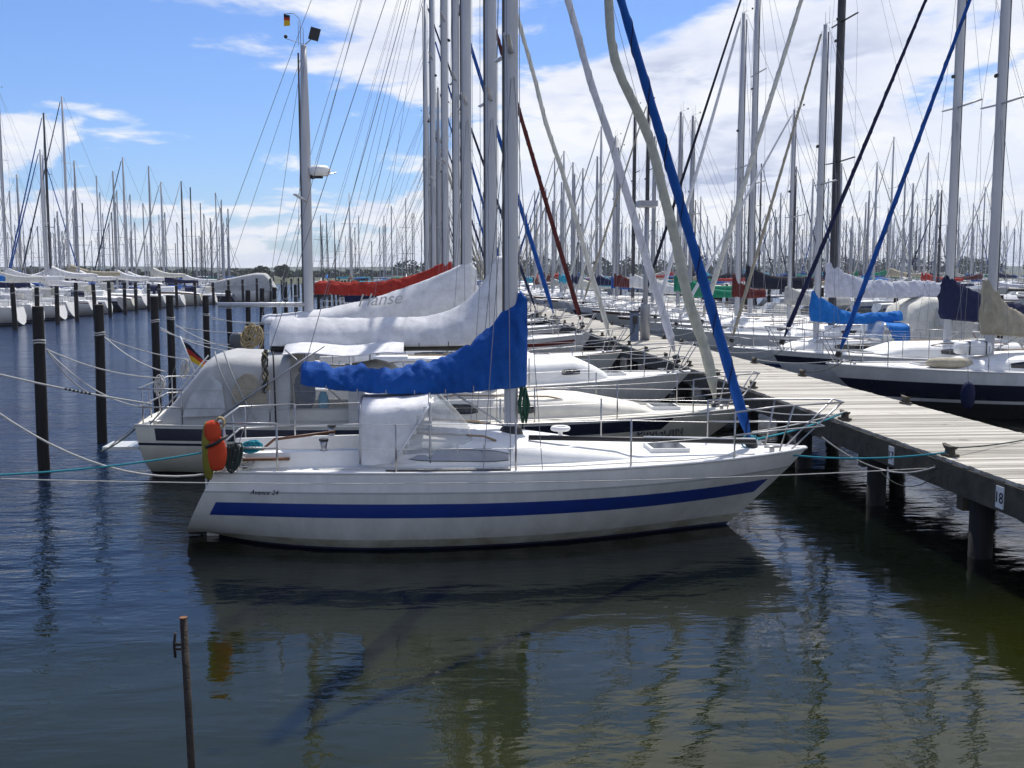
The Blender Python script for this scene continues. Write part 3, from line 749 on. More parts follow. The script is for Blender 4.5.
# stern clutter: things hung on the pushpit
def lifebuoy():
    x = wx(217, Y1-.95, 440); y = Y1-1.0; rt = empty('lifebuoy', (x, y, b1.fs+.02)); tag(rt, 'orange horseshoe lifebuoy in an olive bag hung on the stern rail', 'lifebuoy')
    mb = MB(); mb.blob((0.0, 0, .24), .19, FAB['orange'], 16, 12, (.60, .42, 1.08), .06, 1, .85); part(mb, 'buoy_lower_pad', rt)
    mb = MB(); mb.blob((-.035, -.01, .50), .13, FAB['orange'], 16, 10, (.75, .6, 1.0), .08, 5, .9); part(mb, 'buoy_upper_pad', rt)
    mb = MB(); mb.blob((-.10, .03, .27), .30, FAB['olive'], 14, 12, (.22, .3, 1.12), .08, 9, .75); part(mb, 'carrying_bag', rt)
    mb = MB(); mb.tube([(-.10, -.09, .33), (0, -.115, .37), (.10, -.09, .43), (.12, 0, .44)], .022, blackp, 6); part(mb, 'strap', rt)
    mb = MB(); rnd = random.Random(2)
    for i in range(6):
        a = rnd.uniform(0, 6); mb.tube([(.05+.05*math.cos(t+a), .03*math.sin(t*2), .60+.06*math.sin(t+a)) for t in [j*.6 for j in range(11)]], .013, rope_t, 5)
    part(mb, 'rope_coil', rt)
lifebuoy()
def coil(name, label, loc, mt, r=.09, n=9, sx=1, sz=1, tr=.012, seed=1):
    mb = MB(); rnd = random.Random(seed)
    for i in range(n):
        a = rnd.uniform(0, 6); rr = r*rnd.uniform(.25, 1.3); ty = rnd.uniform(-.5, .5)
        jx, jz = rnd.uniform(-.5, .5)*r, rnd.uniform(-.6, .6)*r; mb.tube([(jx+sx*rr*math.cos(t+a), rr*.5*math.sin(t+a+ty)+rnd.uniform(-.01, .01), jz+sz*rr*math.sin(t*1.1+a)) for t in [j*.52 for j in range(13)]], tr, mt, 5)
    o = mb.build(name); o.location = loc; tag(o, label, 'rope'); return o
coil('rope_coil', 'bright cyan rope coil hung on the nearest boat cockpit edge', (wx(255, Y1-.6, 445), Y1-.75, b1.fs+.30), rope_c, .06, 16, 1.6, .7, .013, seed=3)
coil('rope_coil', 'black rope bundle hanging below the nearest boat stern rail', (wx(235, Y1-.8, 455), Y1-.9, b1.fs+.18), rope_d, .07, 14, .8, 1.7, seed=5)
coil('rope_coil', 'white rope coil lying on the nearest boat stern deck', (wx(240, Y1-.7, 468), Y1-.7, b1.fs+.05), rope_w, .11, 8, 1.2, .5, seed=6)

# --- second boat: long cream hull, navy band, cockpit tent
Y2 = 18.05; bow2 = wx(748, Y2, 418); st2 = wx(138, Y2-.9, 440); L2 = bow2-st2; cx2 = bow2-L2/2
X2 = lambda px, py=400, dy=0: wx(px, Y2+dy, py)-cx2
T2 = lambda px: X2(px, 400, -1.05)
b2, loc = rowA(Y2, bow2, L2, 491, 270, B=2.95, f0=.01, zb0=-.12, bdz=-.14, bmat=blackp, fsx=bow2-wx(716, Y2, 395), fs=.86, fm=.84, fb=.90, rake=-.12, oh=1.3, tr=.72, hull=gelcream, anti=antik, deck=deckc,
    bands=[(.05, .29, navy, .03, .86), (.34, .39, navy, 0, .75), (0, .05, gel2, 0, 1)],
    cabin=(X2(420), X2(655), .40, .24, 1.4), cw=.62, cockpit=(X2(190), .6), wins=[(X2(432), X2(475)), (X2(500), X2(530))],
    mh=15.0, mr=.10, spr=(.36, .66), bz=2.14, cover='white', lump=.25, ch=(.49, 1.85), cp=9, cwid=.33, cpitch=0, csag=.02, furl='greygreen', fr=.09, fwave=.15, fh=.985, nst=7, cabinm=deckc)
r2 = b2.build(loc, 0); BOATS_A.append((b2, r2)); tag(r2, 'cream sailboat with navy hull band, stern cockpit tent and wavy grey furled headsail', 'sailboat')
p = b2.hpt(.80, .5)
xt = X2(637, 435, -.9); pu = b2.side(xt, .6); pv = b2.side(X2(684, 435, -.9), .6)
text('PINGUIN', 'lettering', r2, (xt, -pu.y-.012, .50), (R(90), 0, math.atan2(pu.y-pv.y, pv.x-pu.x)), .24, navy)
b2tent = FAB['tentw'] = mat('canvas_tent', (.47, .475, .47), .85, var=.09, scale=3, bump=.22, bscale=9, spec=.2)
def tent(bt, root, st, m, nm='cockpit_tent', zb=None, n=30, na=16, wr=.02):
    """st: (x, half width, top z)"""
    rows = []
    for i in range(n+1):
        t = i/n*(len(st)-1); k = min(int(t), len(st)-2); f = t-k; f = f
        x, wd, zt = (lerp(st[k][j], st[k+1][j], f) for j in range(3)); z0 = bt.dz(x, wd) if zb is None else zb; row = []
        for sy, sz in section():
            q = Vector((x, sy*wd, z0+(zt-z0)*sz))
            q += Vector((0, 1, .5))*(wr*noise.noise(q*3.1)*2+wr*.7*(1-abs(noise.noise(Vector((q.x*2.5+q.z*3, q.y, q.z))))*2))
            row.append(q)
        rows.append(row)
    mb = MB(); mb.grid(rows, m); o = mb.build(nm, root); return rows
tst = [(T2(152), .95, .92), (T2(166), 1.0, 1.15), (T2(180), 1.05, 1.40), (T2(202), 1.08, 1.84), (T2(209), 1.1, 1.92), (T2(222), 1.1, 1.99), (T2(240), 1.1, 1.97), (T2(262), 1.1, 1.93), (T2(290), 1.1, 1.95)]
tent(b2, r2, tst, b2tent, 'cockpit_tent')
def roofpanel(x0, x1, z0, z1, th, w):
    mb = MB(); rows = []
    for i in range(9):
        t = i/8; x = lerp(x0, x1, t); z = lerp(z0, z1, t)+.03*math.sin(t*9)
        rows.append([(x, y*w, z+.05*(1-y*y)*2-.06*(abs(y) > .9)) for y in (-1, -.95, -.6, 0, .6, .95, 1)]+[(x, y*w, z-th+.05*(1-y*y)*2) for y in (.95, .5, 0, -.5, -.95)])
    mb.grid(rows, FAB['white'], close=True, cap0=True, cap1=True); return mb
part(roofpanel(T2(283), T2(404), 2.02, 2.02, .05, 1.06), 'bimini_roof', r2)
tent(b2, r2, [(T2(288), 1.10, 2.0), (T2(348), 1.08, 2.0)], curtainv, 'clear_side_curtain', n=8, wr=.01)
tent(b2, r2, [(T2(348), 1.02, 1.72), (T2(372), 1.02, 1.78), (T2(392), 1.0, 1.70), (T2(415), .97, 1.38), (T2(440), .92, 1.08)], b2tent, 'sprayhood', n=16)
yy = -1.135
def quad(mb, pts, m, t=.006):
    f = [Vector(p) for p in pts]; g_ = [p+Vector((0, t, 0)) for p in f]; n = len(f)
    mb.add(f+g_, [tuple(range(n)), tuple(range(2*n-1, n-1, -1))]+[(i, (i+1) % n, (i+1) % n+n, i+n) for i in range(n)], m, False)
def nearwall(px, py, dy=0):
    z = wz(py, Y2-1.15, px); return (X2(px, py, -1.15), yy+dy+.13*clamp((z-.95)/1.1), z)
tw = mat('tent_window', (.52, .55, .57), .15, var=.2, scale=3, spec=.6)
mb = MB(); quad(mb, [nearwall(190, 396, -.01), nearwall(207, 374, -.01), nearwall(221, 384, -.01), nearwall(226, 416, -.01), nearwall(182, 417, -.01)], tw); part(mb, 'mesh_panel', r2)
mb = MB(); quad(mb, [nearwall(366, 380), nearwall(392, 384), nearwall(400, 402), nearwall(362, 404)], tw); part(mb, 'hood_window', r2)
# gear under the cover: wheel pedestal with a dark cover, folded things
mb = MB(); xw = X2(307, 395); mb.blob((xw, -.35, 1.30), .30, FAB['navy'], 12, 10, (.62, .6, 1.05), .2, 4, .8); mb.blob((xw+.03, -.35, 1.66), .11, FAB['navy'], 10, 8, (1.2, 1, .7), .1, 2); mb.tube([(xw, -.35, .6), (xw, -.35, 1.1)], .06, steel, 8)
part(mb, 'steering_pedestal', r2, 'steering pedestal under a dark navy cover')
mb = MB(); mb.tube([(xw-.25, -.35+.42*math.cos(t), 1.25+.42*math.sin(t)) for t in [i*math.pi/8 for i in range(17)]], .014, steel, 6); part(mb, 'steering_wheel', r2)
mb = MB(); mb.blob((X2(326), -.5, 1.12), .16, FAB['turquoise'], 8, 6, (.6, .6, 1.3), .2, 7); part(mb, 'spray_bottle', r2)
mb = MB(); quad(mb, [nearwall(244, 374, -.012), nearwall(252, 375, -.012), nearwall(260, 384, -.012), nearwall(268, 403, -.012), nearwall(232, 404, -.012), nearwall(231, 392, -.012), nearwall(236, 380, -.012)], FAB['tan']); part(mb, 'canvas_flap', r2, 'tan canvas flap sewn on the tent side')
for k, pl in enumerate((((213, 352), (219, 372), (232, 396), (250, 424)), ((222, 351), (230, 372), (244, 400), (258, 424)), ((150, 424), (176, 395), (207, 356)), ((272, 352), (274, 385), (276, 424)))):
    mb = MB(); mb.tube([nearwall(x, y, -.022) for x, y in pl], .014, b2tent if k < 3 else blackp, 6); part(mb, 'tent_seam', r2)
mb = MB(); mb.tube([nearwall(206, 426, -.10), nearwall(270, 382, -.10), nearwall(324, 346, -.10)], .018, steel, 6); part(mb, 'tent_pole', r2)
mb = MB(); mb.tube([nearwall(284, 350, -.04), nearwall(310, 372, -.04), nearwall(345, 404, -.04)], .012, steel, 6); part(mb, 'tent_pole', r2)
mb = MB(); rnd = random.Random(8); c_ = nearwall(265, 372, -.10)
for i in range(9):
    a = rnd.uniform(0, 6); mb.tube([(c_[0]+.05*math.cos(t*1.3+a), c_[1]+.03*math.sin(t+a), c_[2]+.33-.09*t+.03*math.sin(t*3+a)) for t in [j*.8 for j in range(10)]], .014, (rope_t, rope_d, fascia)[i % 3], 5)
part(mb, 'hanging_lines', r2)
# boarding plank astern, radar on stern pole no
mb = MB(); z = .45; mb.box(-L2/2-.55, -L2/2+.02, -.95, -.35, z, z+.05, gel2); mb.tube([(-L2/2-.5, -.9, z), (-L2/2+.1, -.9, .95)], .012, steel, 5); part(mb, 'bathing_platform', r2)
# fender basket and rope bunches on the stern rail
for k, (px, py) in enumerate(((158, 385), (176, 372))):
    coil('rope_coil', ['white line bundle on the port quarter rail beside the tent', 'white line bundle on the stern rail below the flag'][k], (wx(px, Y2-.6, py), Y2-.5+.6*k, wz(py, Y2-.5, px)), rope_w, .08, 8, .7, 1.6, .011, seed=11+k)
fx = X2(208, 380); fl = empty('ensign', (cx2-L2/2+.1, Y2-.35, 1.3)); tag(fl, 'black red gold flag on a slanted white staff at the tented boat stern', 'flag')
q = Vector((wx(180, Y2-.35, 336), Y2-.35, wz(336, Y2-.35, 180)))-fl.location; q0 = Vector((wx(195, Y2-.35, 372), Y2-.35, wz(372, Y2-.35, 195)))-fl.location
mb = MB(); mb.tube([q0, q], .012, whitep, 6); part(mb, 'flag_staff', fl)
a0 = q.lerp(q0, .15); a1 = q.lerp(q0, .72); mb = MB(); rows = []
for i in range(7):
    t = i/6; p0 = a0.lerp(a1, t); rows.append([p0+Vector((.36*s_*(.8+.3*t), .06*math.sin(s_*6+t*2), -.14*s_-.10*s_*s_)) for s_ in [j/8 for j in range(9)]])
mb.grid(rows, FAB['black'], matf=lambda i, j: (FAB['black'], FAB['black'], FAB['red'], FAB['red'], FAB['yellow'], FAB['yellow'])[i]); part(mb, 'flag_cloth', fl)

# --- third boat: white ketch
Y3 = 22.1; bow3 = wx(690, Y3, 373); L3 = bow3-wx(222, Y3, 330)
c3 = bow3-L3/2; X3 = lambda px, py=370: wx(px, Y3, py)-c3
b3, loc = rowA(Y3, bow3, L3, 467, 262, B=3.2, fs=1.0, fm=.98, fb=1.16, rake=.5, oh=1.2, tr=.7, hull=gel, deck=deckm, anti=antik, bands=[(.86, .95, navy, 0, 1)],
    cabin=(X3(372), X3(606), .50, .44, .75), cw=.68, cockpit=(X3(262), .6), wins=[(X3(556), X3(574), .42, .62), (X3(400), X3(445)), (X3(470), X3(520))],
    mh=15.3, mr=.105, spr=(.38, .68), bz=2.38, cover='white', lump=.25, ch=(.18, 1.32), cp=1.9, cwid=.30, cpitch=R(-.5), csag=0, furl='lilac', fr=.085, fwave=.03, nst=7,
    mz=(X3(308, 270), 7.85, wx(308, Y3, 270)-wx(218, Y3, 305), 2.62), spring=1)
r3 = b3.build(loc, 0); BOATS_A.append((b3, r3)); tag(r3, 'white ketch with a short second mast carrying a round radar dome', 'sailboat')
xr = b3.mz[0]; zr = wz(170, Y3, 320)
mb = MB(); mb.tube([(xr+.28, 0, zr-.12), (xr+.28, 0, zr-.08), (xr+.28, 0, zr+.02), (xr+.28, 0, zr+.08)], lambda t: .15+.08*math.sin(t*3), whitep, 14); mb.box(xr+.05, xr+.34, -.03, .03, zr-.17, zr-.12, blackp)
mb.tube([(xr+.1, .0, zr-.15), (xr+.62, 0, zr-.05)], .012, steel, 5); part(mb, 'radar_dome', r3)
mb = MB(); zt = b3.mz[1]; mb.box(xr+.12, xr+.32, -.03, .03, zt+.10, zt+.34, blackp, Matrix.Translation((xr+.22, 0, zt+.2)) @ Matrix.Rotation(R(15), 4, 'Y') @ Matrix.Translation((-xr-.22, 0, -zt-.2)))
mb.tube([(xr+.02, 0, zt), (xr+.2, 0, zt+.15)], .012, steel, 5); mb.tube([(xr-.05, 0, zt), (xr-.06, 0, zt+.5), (xr-.18, 0, zt+.62), (xr-.38, 0, zt+.60)], .008, steel, 5); part(mb, 'mast_reflector', r3)
pn = empty('pennant', (c3+xr-.38, Y3, zt+.60)); tag(pn, 'tiny black and yellow pennant flying from the short mast top', 'flag')
mb = MB(); mb.grid([[(0, 0, -i*.06) for i in range(5)], [(.12, .02, -.02-i*.05) for i in range(5)]], FAB['black'], matf=lambda i, j: (FAB['black'], FAB['red'], FAB['yellow'], FAB['yellow'])[j]); part(mb, 'pennant_cloth', pn)
text('Hanse', 'cover_lettering', r3, (X3(358, 303), -.315, wz(306, Y3, 372)), (R(90), R(-4), 0), .36, b2tent, shear=.4)
# cream/dark gear on its stern
coil('rope_coil', 'brown and tan rope heap on the ketch stern rail', (wx(258, Y3, 335), Y3-.9, wz(335, Y3-.9, 258)), rope_t, .16, 14, 1, 1.3, .018, seed=21)
ob = empty('outboard_motor', (wx(239, Y3-.5, 330), Y3-.6, 1.5)); tag(ob, 'grey outboard motor clamped upright on the ketch stern rail', 'outboard motor')
mb = MB(); mb.blob((0, 0, .42), .22, mat('outboard_grey', (.10, .11, .12), .4), 12, 8, (.8, .6, .75), .05, 3, .7); part(mb, 'engine_cowl', ob)
mb = MB(); mb.box(-.06, .06, -.05, .05, -.35, .3, blackp); mb.box(-.12, .05, -.06, .06, .12, .2, blackp); part(mb, 'motor_shaft', ob)
mb = MB(); mb.tube([(0, 0, -.3), (-.02, 0, -.33)], .11, blackp, 8); part(mb, 'propeller', ob)

# --- fourth to seventh boats
Y4 = 27.6
b4, loc = rowA(Y4, 5.35, 8.6, 457, 372, B=2.8, fm=.98, fb=1.2, hull=darkred, anti=antired, bands=[(0, .45, gel2, 0, 1)], cabin=(-1.6, 2.0, .42, .3, .9), mh=15.0, mr=.09, spr=(.5,), bz=2.2, cover='white', ch=(.25, .9),
    furl='cream', fr=.065, fwave=.035, rake=.3, railm=brown); r4 = b4.build(loc, 0); BOATS_A.append((b4, r4)); tag(r4, 'white and dark red hulled sailboat with thin cream furled headsail', 'sailboat')
Y5 = 33.2
b5, loc = rowA(Y5, 5.45, 9.8, 446, 315, B=3.2, lump=.7, fm=1.1, fb=1.35, hull=gel, bands=[(.1, .2, darkred, .03, .95)], mh=15.8, mr=.10, spr=(.36, .66), bz=2.72, cover='red', ch=(.42, 1.15), cp=3.6, cwid=.16, csag=.06,
    furl='maroon', fr=.075, hood=(-1.4, .1, 1.0, .7, FAB['navy']), cabin=(-1.2, 2.6, .45, .32, .9)); r5 = b5.build(loc, 0); BOATS_A.append((b5, r5)); tag(r5, 'white sailboat with long red boom cover and dark red furled headsail', 'sailboat')
Y6 = 39.6
b6, loc = rowA(Y6, 5.4, 9.4, 434, 345, lod=1, B=3.1, hull=navy, bands=[(0, .2, gel, 0, 1)], mh=16, mr=.085, spr=(.36, .66), bz=2.3, cover='navy', ch=(.35, 1.0), furl='blue', fr=.085, fm=1.1, fb=1.3,
    hood=(-1.6, -.1, 1.0, .7, FAB['navy'])); r6 = b6.build(loc, 0); BOATS_A.append((b6, r6)); tag(r6, 'navy hulled sailboat with navy cover and blue furled headsail beyond the red-covered one', 'sailboat')
Y7 = 44.8
b7, loc = rowA(Y7, 5.3, 9.0, 427, 350, lod=1, B=3.0, hull=gel, bands=[(.1, .25, navy, 0, 1)], mh=14.5, mr=.085, spr=(.5,), bz=2.3, cover='turquoise', ch=(.35, 1.0), furl='navy', fr=.06, fm=1.1, fb=1.3); r7 = b7.build(loc, 0)
BOATS_A.append((b7, r7)); tag(r7, 'white sailboat with teal cover and thin navy furled headsail, seventh along the left row', 'sailboat')

# ------------------------------------------------------------------ right row (bows to the jetty, pointing left)
BOATS_B = []
def rowB(Y, bow, L, mpx, aftpx=None, **k):
    cx = bow+L/2; xm = wx(mpx, Y, 270); d = dict(L=L, mast=cx-xm)
    if aftpx is not None: d['boom'] = wx(aftpx, Y, 320)-xm
    d.update(k); b = Boat(**d); r = b.build((cx, Y, 0), math.pi); BOATS_B.append((b, r, Y)); return b, r, cx
YB1 = 23.3
c1, q1, cB1 = rowB(YB1, wx(826, YB1, 372), 10.2, 993, 1180, B=3.3, fs=1.1, fm=1.06, fb=1.2, rake=.4, oh=1.3, hull=antik, anti=antik, bands=[(0, .27, gel, 0, 1), (.27, .62, navy, 0, 1), (.62, .69, gel, 0, 1)],
    cabin=(-1.9, 2.6, .40, .25, 1.6), cw=.62, wins=[(-1.4, 1.2, .30, .72)], mh=11.6, mr=.115, mm=alu, spr=(.56,), bz=1.95, cover='tan', ch=(.38, 1.55), cp=9, cwid=.2, furl='blue', fr=.058, csag=.1, fh=.985)
tag(q1, 'sailboat with white topsides over black and white hull stripes, nearest one right of jetty', 'sailboat')
FAB['brightblue'].node_tree.nodes  # keep
WB = lambda px, Y, py=350: wx(px, Y, py)
# tan canvas hatch cover and white raft on its foredeck
x = WB(937, YB1, 368); mb = MB(); mb.blob((cB1-x, .55, c1.dz(cB1-x)+.10), .42, FAB['tan'], 16, 8, (1.3, .55, .30), .05, 2, .8); part(mb, 'hatch_cover', q1)
lr = empty('life_raft', (WB(970, YB1, 356), YB1-.1, c1.dz(cB1-WB(970, YB1))+.28)); tag(lr, 'white life raft case strapped on the black-striped boat foredeck', 'life raft')
mb = MB(); mb.blob((0, 0, .14), .40, whitep, 16, 8, (1.0, .6, .40), 0, 2, .45); part(mb, 'raft_case', lr); mb = MB()
for xx in (-.2, .2): mb.tube([(xx, -.25, 0), (xx, -.25, .29), (xx, .25, .29), (xx, .25, 0)], .014, blackp, 4)
part(mb, 'strap', lr)
fd = empty('fender', (WB(966, YB1-1.75, 400), YB1-1.82, .3)); tag(fd, 'navy cloth-covered fender hanging on the black striped hull', 'fender')
mb = MB(); mb.blob((0, 0, .35), .17, FAB['navy'], 14, 10, (.85, .75, 1.75), .03, 2, .85); part(mb, 'fender_body', fd); mb = MB(); mb.tube([(0, 0, .62), (0, .1, 1.25)], .009, rope_w, 4); part(mb, 'fender_line', fd)
YB2 = 26.9
c2, q2, _ = rowB(YB2, 9.2, 9.6, 950, 1080, B=3.1, fm=1.05, fb=1.25, hull=gel, bands=[(.1, .25, navy, 0, 1)], mh=12.6, mr=.115, spr=(.55,), bz=2.15, cover='navy', ch=(.48, 1.28), cp=3.2, cwid=.2, csag=.12, furl='navy', fr=.058)
tag(q2, 'white sailboat with dark navy boom cover and navy furled headsail right of jetty', 'sailboat')
YB3 = 30.3
c3b, q3, _ = rowB(YB3, 8.9, 7.4, 818, 902, B=2.6, fm=.95, fb=1.1, hull=gel, bands=[(.4, .5, blue_stripe, 0, 1)], mh=10.4, mr=.095, spr=(.5,), bz=1.95, cover='brightblue', ch=(.30, 1.05), cp=4, cwid=.16, csag=.1, furl='tan', fr=.05,
    hood=(-1.6, -.4, .95, .85, FAB['brightblue']), cabin=(-.9, 2.0, .40, .28, .9)); tag(q3, 'small white sailboat with sky blue boom cover and matching blue sprayhood', 'sailboat')
YB4 = 34.2
c4b, q4, cx4 = rowB(YB4, 9.0, 10.6, 833, 947, B=3.4, fm=1.15, fb=1.35, hull=gel, mh=16.5, mm=aludark, mr=.12, spr=(.36, .66), bz=2.55, cover='lilac', ch=(.55, 1.35), cp=6, cwid=.2, csag=.02, furl='cream', fr=.09)
tag(q4, 'white sailboat with dark mast, pale lilac boom cover and cream cockpit tent', 'sailboat')
xt0, xt1 = cx4-wx(900, YB4, 320), cx4-wx(955, YB4, 320)
rows = tent(c4b, q4, [(xt1, 1.2, 1.8), (lerp(xt1, xt0, .25), 1.3, 2.45), (lerp(xt1, xt0, .7), 1.3, 2.5), (xt0, 1.2, 2.2), (xt0+.25, 1.1, 1.5)], FAB['cream'], n=12)
mb = MB(); xa_, xb_ = lerp(xt1, xt0, .42), lerp(xt1, xt0, .72); yw = 1.37
mb.box(xa_, xb_, yw, yw+.02, 1.55, 2.15, mat('tent_window', (.52, .55, .57), .15)); part(mb, 'tent_window', q4)
YB5 = 38.0
c5b, q5, _ = rowB(YB5, 9.1, 8.8, 790, 850, lod=1, B=3.0, hull=gel2, mh=9.2, mr=.07, bz=2.2, cover='grey', ch=(.3, .8), furl='white', fr=.06, fm=1.05, fb=1.25); tag(q5, 'off-white sailboat with short mast and grey cover, fifth along the right row', 'sailboat')
YB6 = 41.4
c6b, q6, _ = rowB(YB6, 9.1, 9.8, 738, 765, lod=1, B=3.2, hull=gel, mh=13.4, mr=.115, bz=2.4, cover='maroon', ch=(.35, 1.1), furl='white', fr=.085, fm=1.1, fb=1.3); tag(q6, 'white sailboat with maroon boom cover just before the black-covered one', 'sailboat')
YB7 = 45
c7b, q7, _ = rowB(YB7, 9.2, 10.4, 751, 812, lod=1, B=3.3, hull=gel, mh=17.0, mr=.115, spr=(.36, .66), bz=2.7, cover='black', ch=(.55, 1.25), cp=5, cwid=.22, furl='black', fr=.07, fm=1.15, fb=1.4, hood=(-1.9, -.3, 1.1, .8, FAB['cream'])); tag(q7, 'tall-masted white sailboat with black boom cover, seventh along the right row', 'sailboat')

# ------------------------------------------------------------------ remaining boats of the rows: each variant is built once, then copied with its parts
FABL = ['white', 'navy', 'blue', 'cream', 'tan', 'grey', 'red', 'green', 'maroon', 'turquoise', 'lilac', 'black', 'brightblue']
PROTO = []      # (root, parts dict)
rv = random.Random(12)
def variant(i, lod):
    Ls = [9.2, 10.4, 8.2, 9.8, 11.2, 8.8][i]
    hulls = [gel, gel, gel2, navy, gel, gelcream]
    bd = [[(.12, .24, navy, .03, .95)], [(.86, .95, blue_stripe, 0, 1)], [(.4, .55, blue_stripe, .03, .95)], [(0, .25, gel, 0, 1)], [(.1, .16, darkred, 0, 1)], [(0, .1, brown, 0, 1)]][i]
    return Boat(L=Ls, B=Ls*.325, lod=lod, hull=hulls[i], bands=bd, fm=.98+.03*i % .2, fb=1.25+.02*i, mast=Ls*.09, mh=[12.0, 13.6, 10.6, 12.8, 14.4, 11.4][i], mr=(.095, .10, .115)[lod], mm=[alu, alug, alug, aludark, alu, alug][i],
        spr=[(.5,), (.36, .66), (.5,), (.36, .66), (.36, .66), (.5,)][i], boom=Ls*.38, bz=2.2+.05*i, cover=['white', 'navy', 'blue', 'tan', 'cream', 'white'][i], ch=(.32, 1.0), furl=['white', 'navy', None, 'cream', 'white', None][i], fr=.07,
        cabin=(-Ls*.17, Ls*.24, .42, .3, .9), wins=[(-Ls*.12, Ls*.05)], cockpit=(-Ls*.4, .55),
        hood=(-Ls*.22, -Ls*.06, .95, .72, FAB[['navy', 'white', 'blue', 'cream', 'grey', 'navy'][i]]) if i in (0, 1, 3, 4) else None)
CNT = {}
def place(i, lod, x, y, rz, label, group, cov=None, fl=None, sc=1., mk=1., hd=None):
    key = (i, lod)
    if key not in CNT:
        bt = variant(i, lod); root = bt.build((x, y, 0), rz); CNT[key] = (root, [(p, p.parent is root) for p in bt.parts])
        new = root; newp = [p for p in bt.parts]
    else:
        root0, parts = CNT[key]; new = root0.copy(); COL.objects.link(new); mp = {root0.name: new}; newp = []
        for p, top in parts:
            c = p.copy(); COL.objects.link(c); c.parent = mp.get(p.parent.name, new); mp[p.name] = c; newp.append(c)
    new.location = (x, y, 0); new.rotation_euler = (0, 0, rz); new.scale = (sc, sc, sc*mk)
    for c in newp:
        b_ = c.name.split('.')[0]
        if b_ == 'sail_cover' and cov: c.material_slots[0].link = 'OBJECT'; c.material_slots[0].material = FAB[cov]
        if b_ == 'sprayhood' and hd: c.material_slots[0].link = 'OBJECT'; c.material_slots[0].material = FAB[hd]
        if b_ == 'furled_headsail' and fl: c.material_slots[0].link = 'OBJECT'; c.material_slots[0].material = FAB[fl]
    tag(new, label, 'sailboat', group); return new
ORD = ['', 'first', 'second', 'third', 'fourth', 'fifth', 'sixth', 'seventh', 'eighth', 'ninth', 'tenth', 'eleventh', 'twelfth', 'thirteenth', 'fourteenth', 'fifteenth', 'sixteenth', 'seventeenth', 'eighteenth', 'nineteenth', 'twentieth']
ORD += ['twenty-'+o for o in ORD[1:10]]+['thirtieth']
CN = {'white': 'white', 'navy': 'navy', 'blue': 'blue', 'cream': 'cream', 'tan': 'tan', 'grey': 'grey', 'red': 'red', 'green': 'green', 'maroon': 'maroon', 'turquoise': 'turquoise', 'lilac': 'pale lilac', 'black': 'black', 'brightblue': 'sky blue'}
Ys = 49.0; n = 8
while Ys < 128 and n < 28:
    cv = rv.choice(FABL[:10]); i = rv.randrange(6)
    Ls = [9.2, 10.4, 8.2, 9.8, 11.2, 8.8][i]; sc = rv.uniform(.93, 1.05)
    place(i, 1 if Ys < 75 else 2, 5.4-Ls*sc/2-rv.uniform(0, .4), Ys, 0, 'sailboat with %s boom cover, %s along the left row of the plank jetty' % (CN[cv], ORD[n]), 'sailboats moored along the left side of the jetty', cv, rv.choice(FABL[:6]), sc, rv.uniform(.95, 1.12))
    Ys += rv.choice((3.7, 4.0, 4.2)); n += 1
Ys = 48.6; n = 8
while Ys < 128 and n < 29:
    cv = rv.choice(FABL[:10]); i = rv.randrange(6)
    Ls = [9.2, 10.4, 8.2, 9.8, 11.2, 8.8][i]; sc = rv.uniform(.93, 1.05)
    place(i, 1 if Ys < 75 else 2, 9.1+Ls*sc/2+rv.uniform(0, .4), Ys, math.pi, 'sailboat with %s boom cover, %s along the right row of the plank jetty' % (CN[cv], ORD[n]), 'sailboats moored along the right side of the jetty', cv, rv.choice(FABL[:6]), sc, rv.uniform(.92, 1.1))
    Ys += rv.choice((3.5, 3.8, 4.1)); n += 1
# row across the open channel (sterns to the water), far left of the picture
n = 1; Ys = 60.5
bend = lambda y: max(0., y-98)*.24
while Ys < 121:
    i = rv.randrange(6); cv = rv.choice(['white', 'cream', 'white', 'tan', 'white', 'navy'])
    if n in (3, 4): cv = 'brightblue'; i = 1
    Ls = [9.2, 10.4, 8.2, 9.8, 11.2, 8.8][i]; sc = rv.uniform(.93, 1.05)
    place(i, 1 if n < 8 else 2, bend(Ys)-24.6-Ls*sc/2-rv.uniform(0, .6), Ys, math.pi, 'sailboat with %s boom cover, %s in the row across the channel' % (CN[cv], ORD[n]), 'sailboats in the row across the channel', cv, rv.choice(['navy', 'white', 'grey', 'blue']), sc, rv.uniform(1.02, 1.3), 'brightblue' if n in (3, 4) else None)
    Ys += rv.choice((3.7, 3.9)); n += 1
nC = n
n = 1; Ys = 74
while Ys < 120:
    i = rv.randrange(6); Ls = [9.2, 10.4, 8.2, 9.8, 11.2, 8.8][i]; cv = rv.choice(FABL[:6])
    place(i, 2, bend(Ys)-37.8-Ls/2, Ys, 0, 'sailboat with %s boom cover, %s in the far row behind the channel boats' % (CN[cv], ORD[n]), 'sailboats in the row behind the channel boats', cv, None, 1., rv.uniform(1.05, 1.35))
    Ys += rv.choice((4.0, 4.6, 8)); n += 1
jetty(-36.6, -34.8, 55, 110, 'low plank jetty between the two rows across the channel', False)
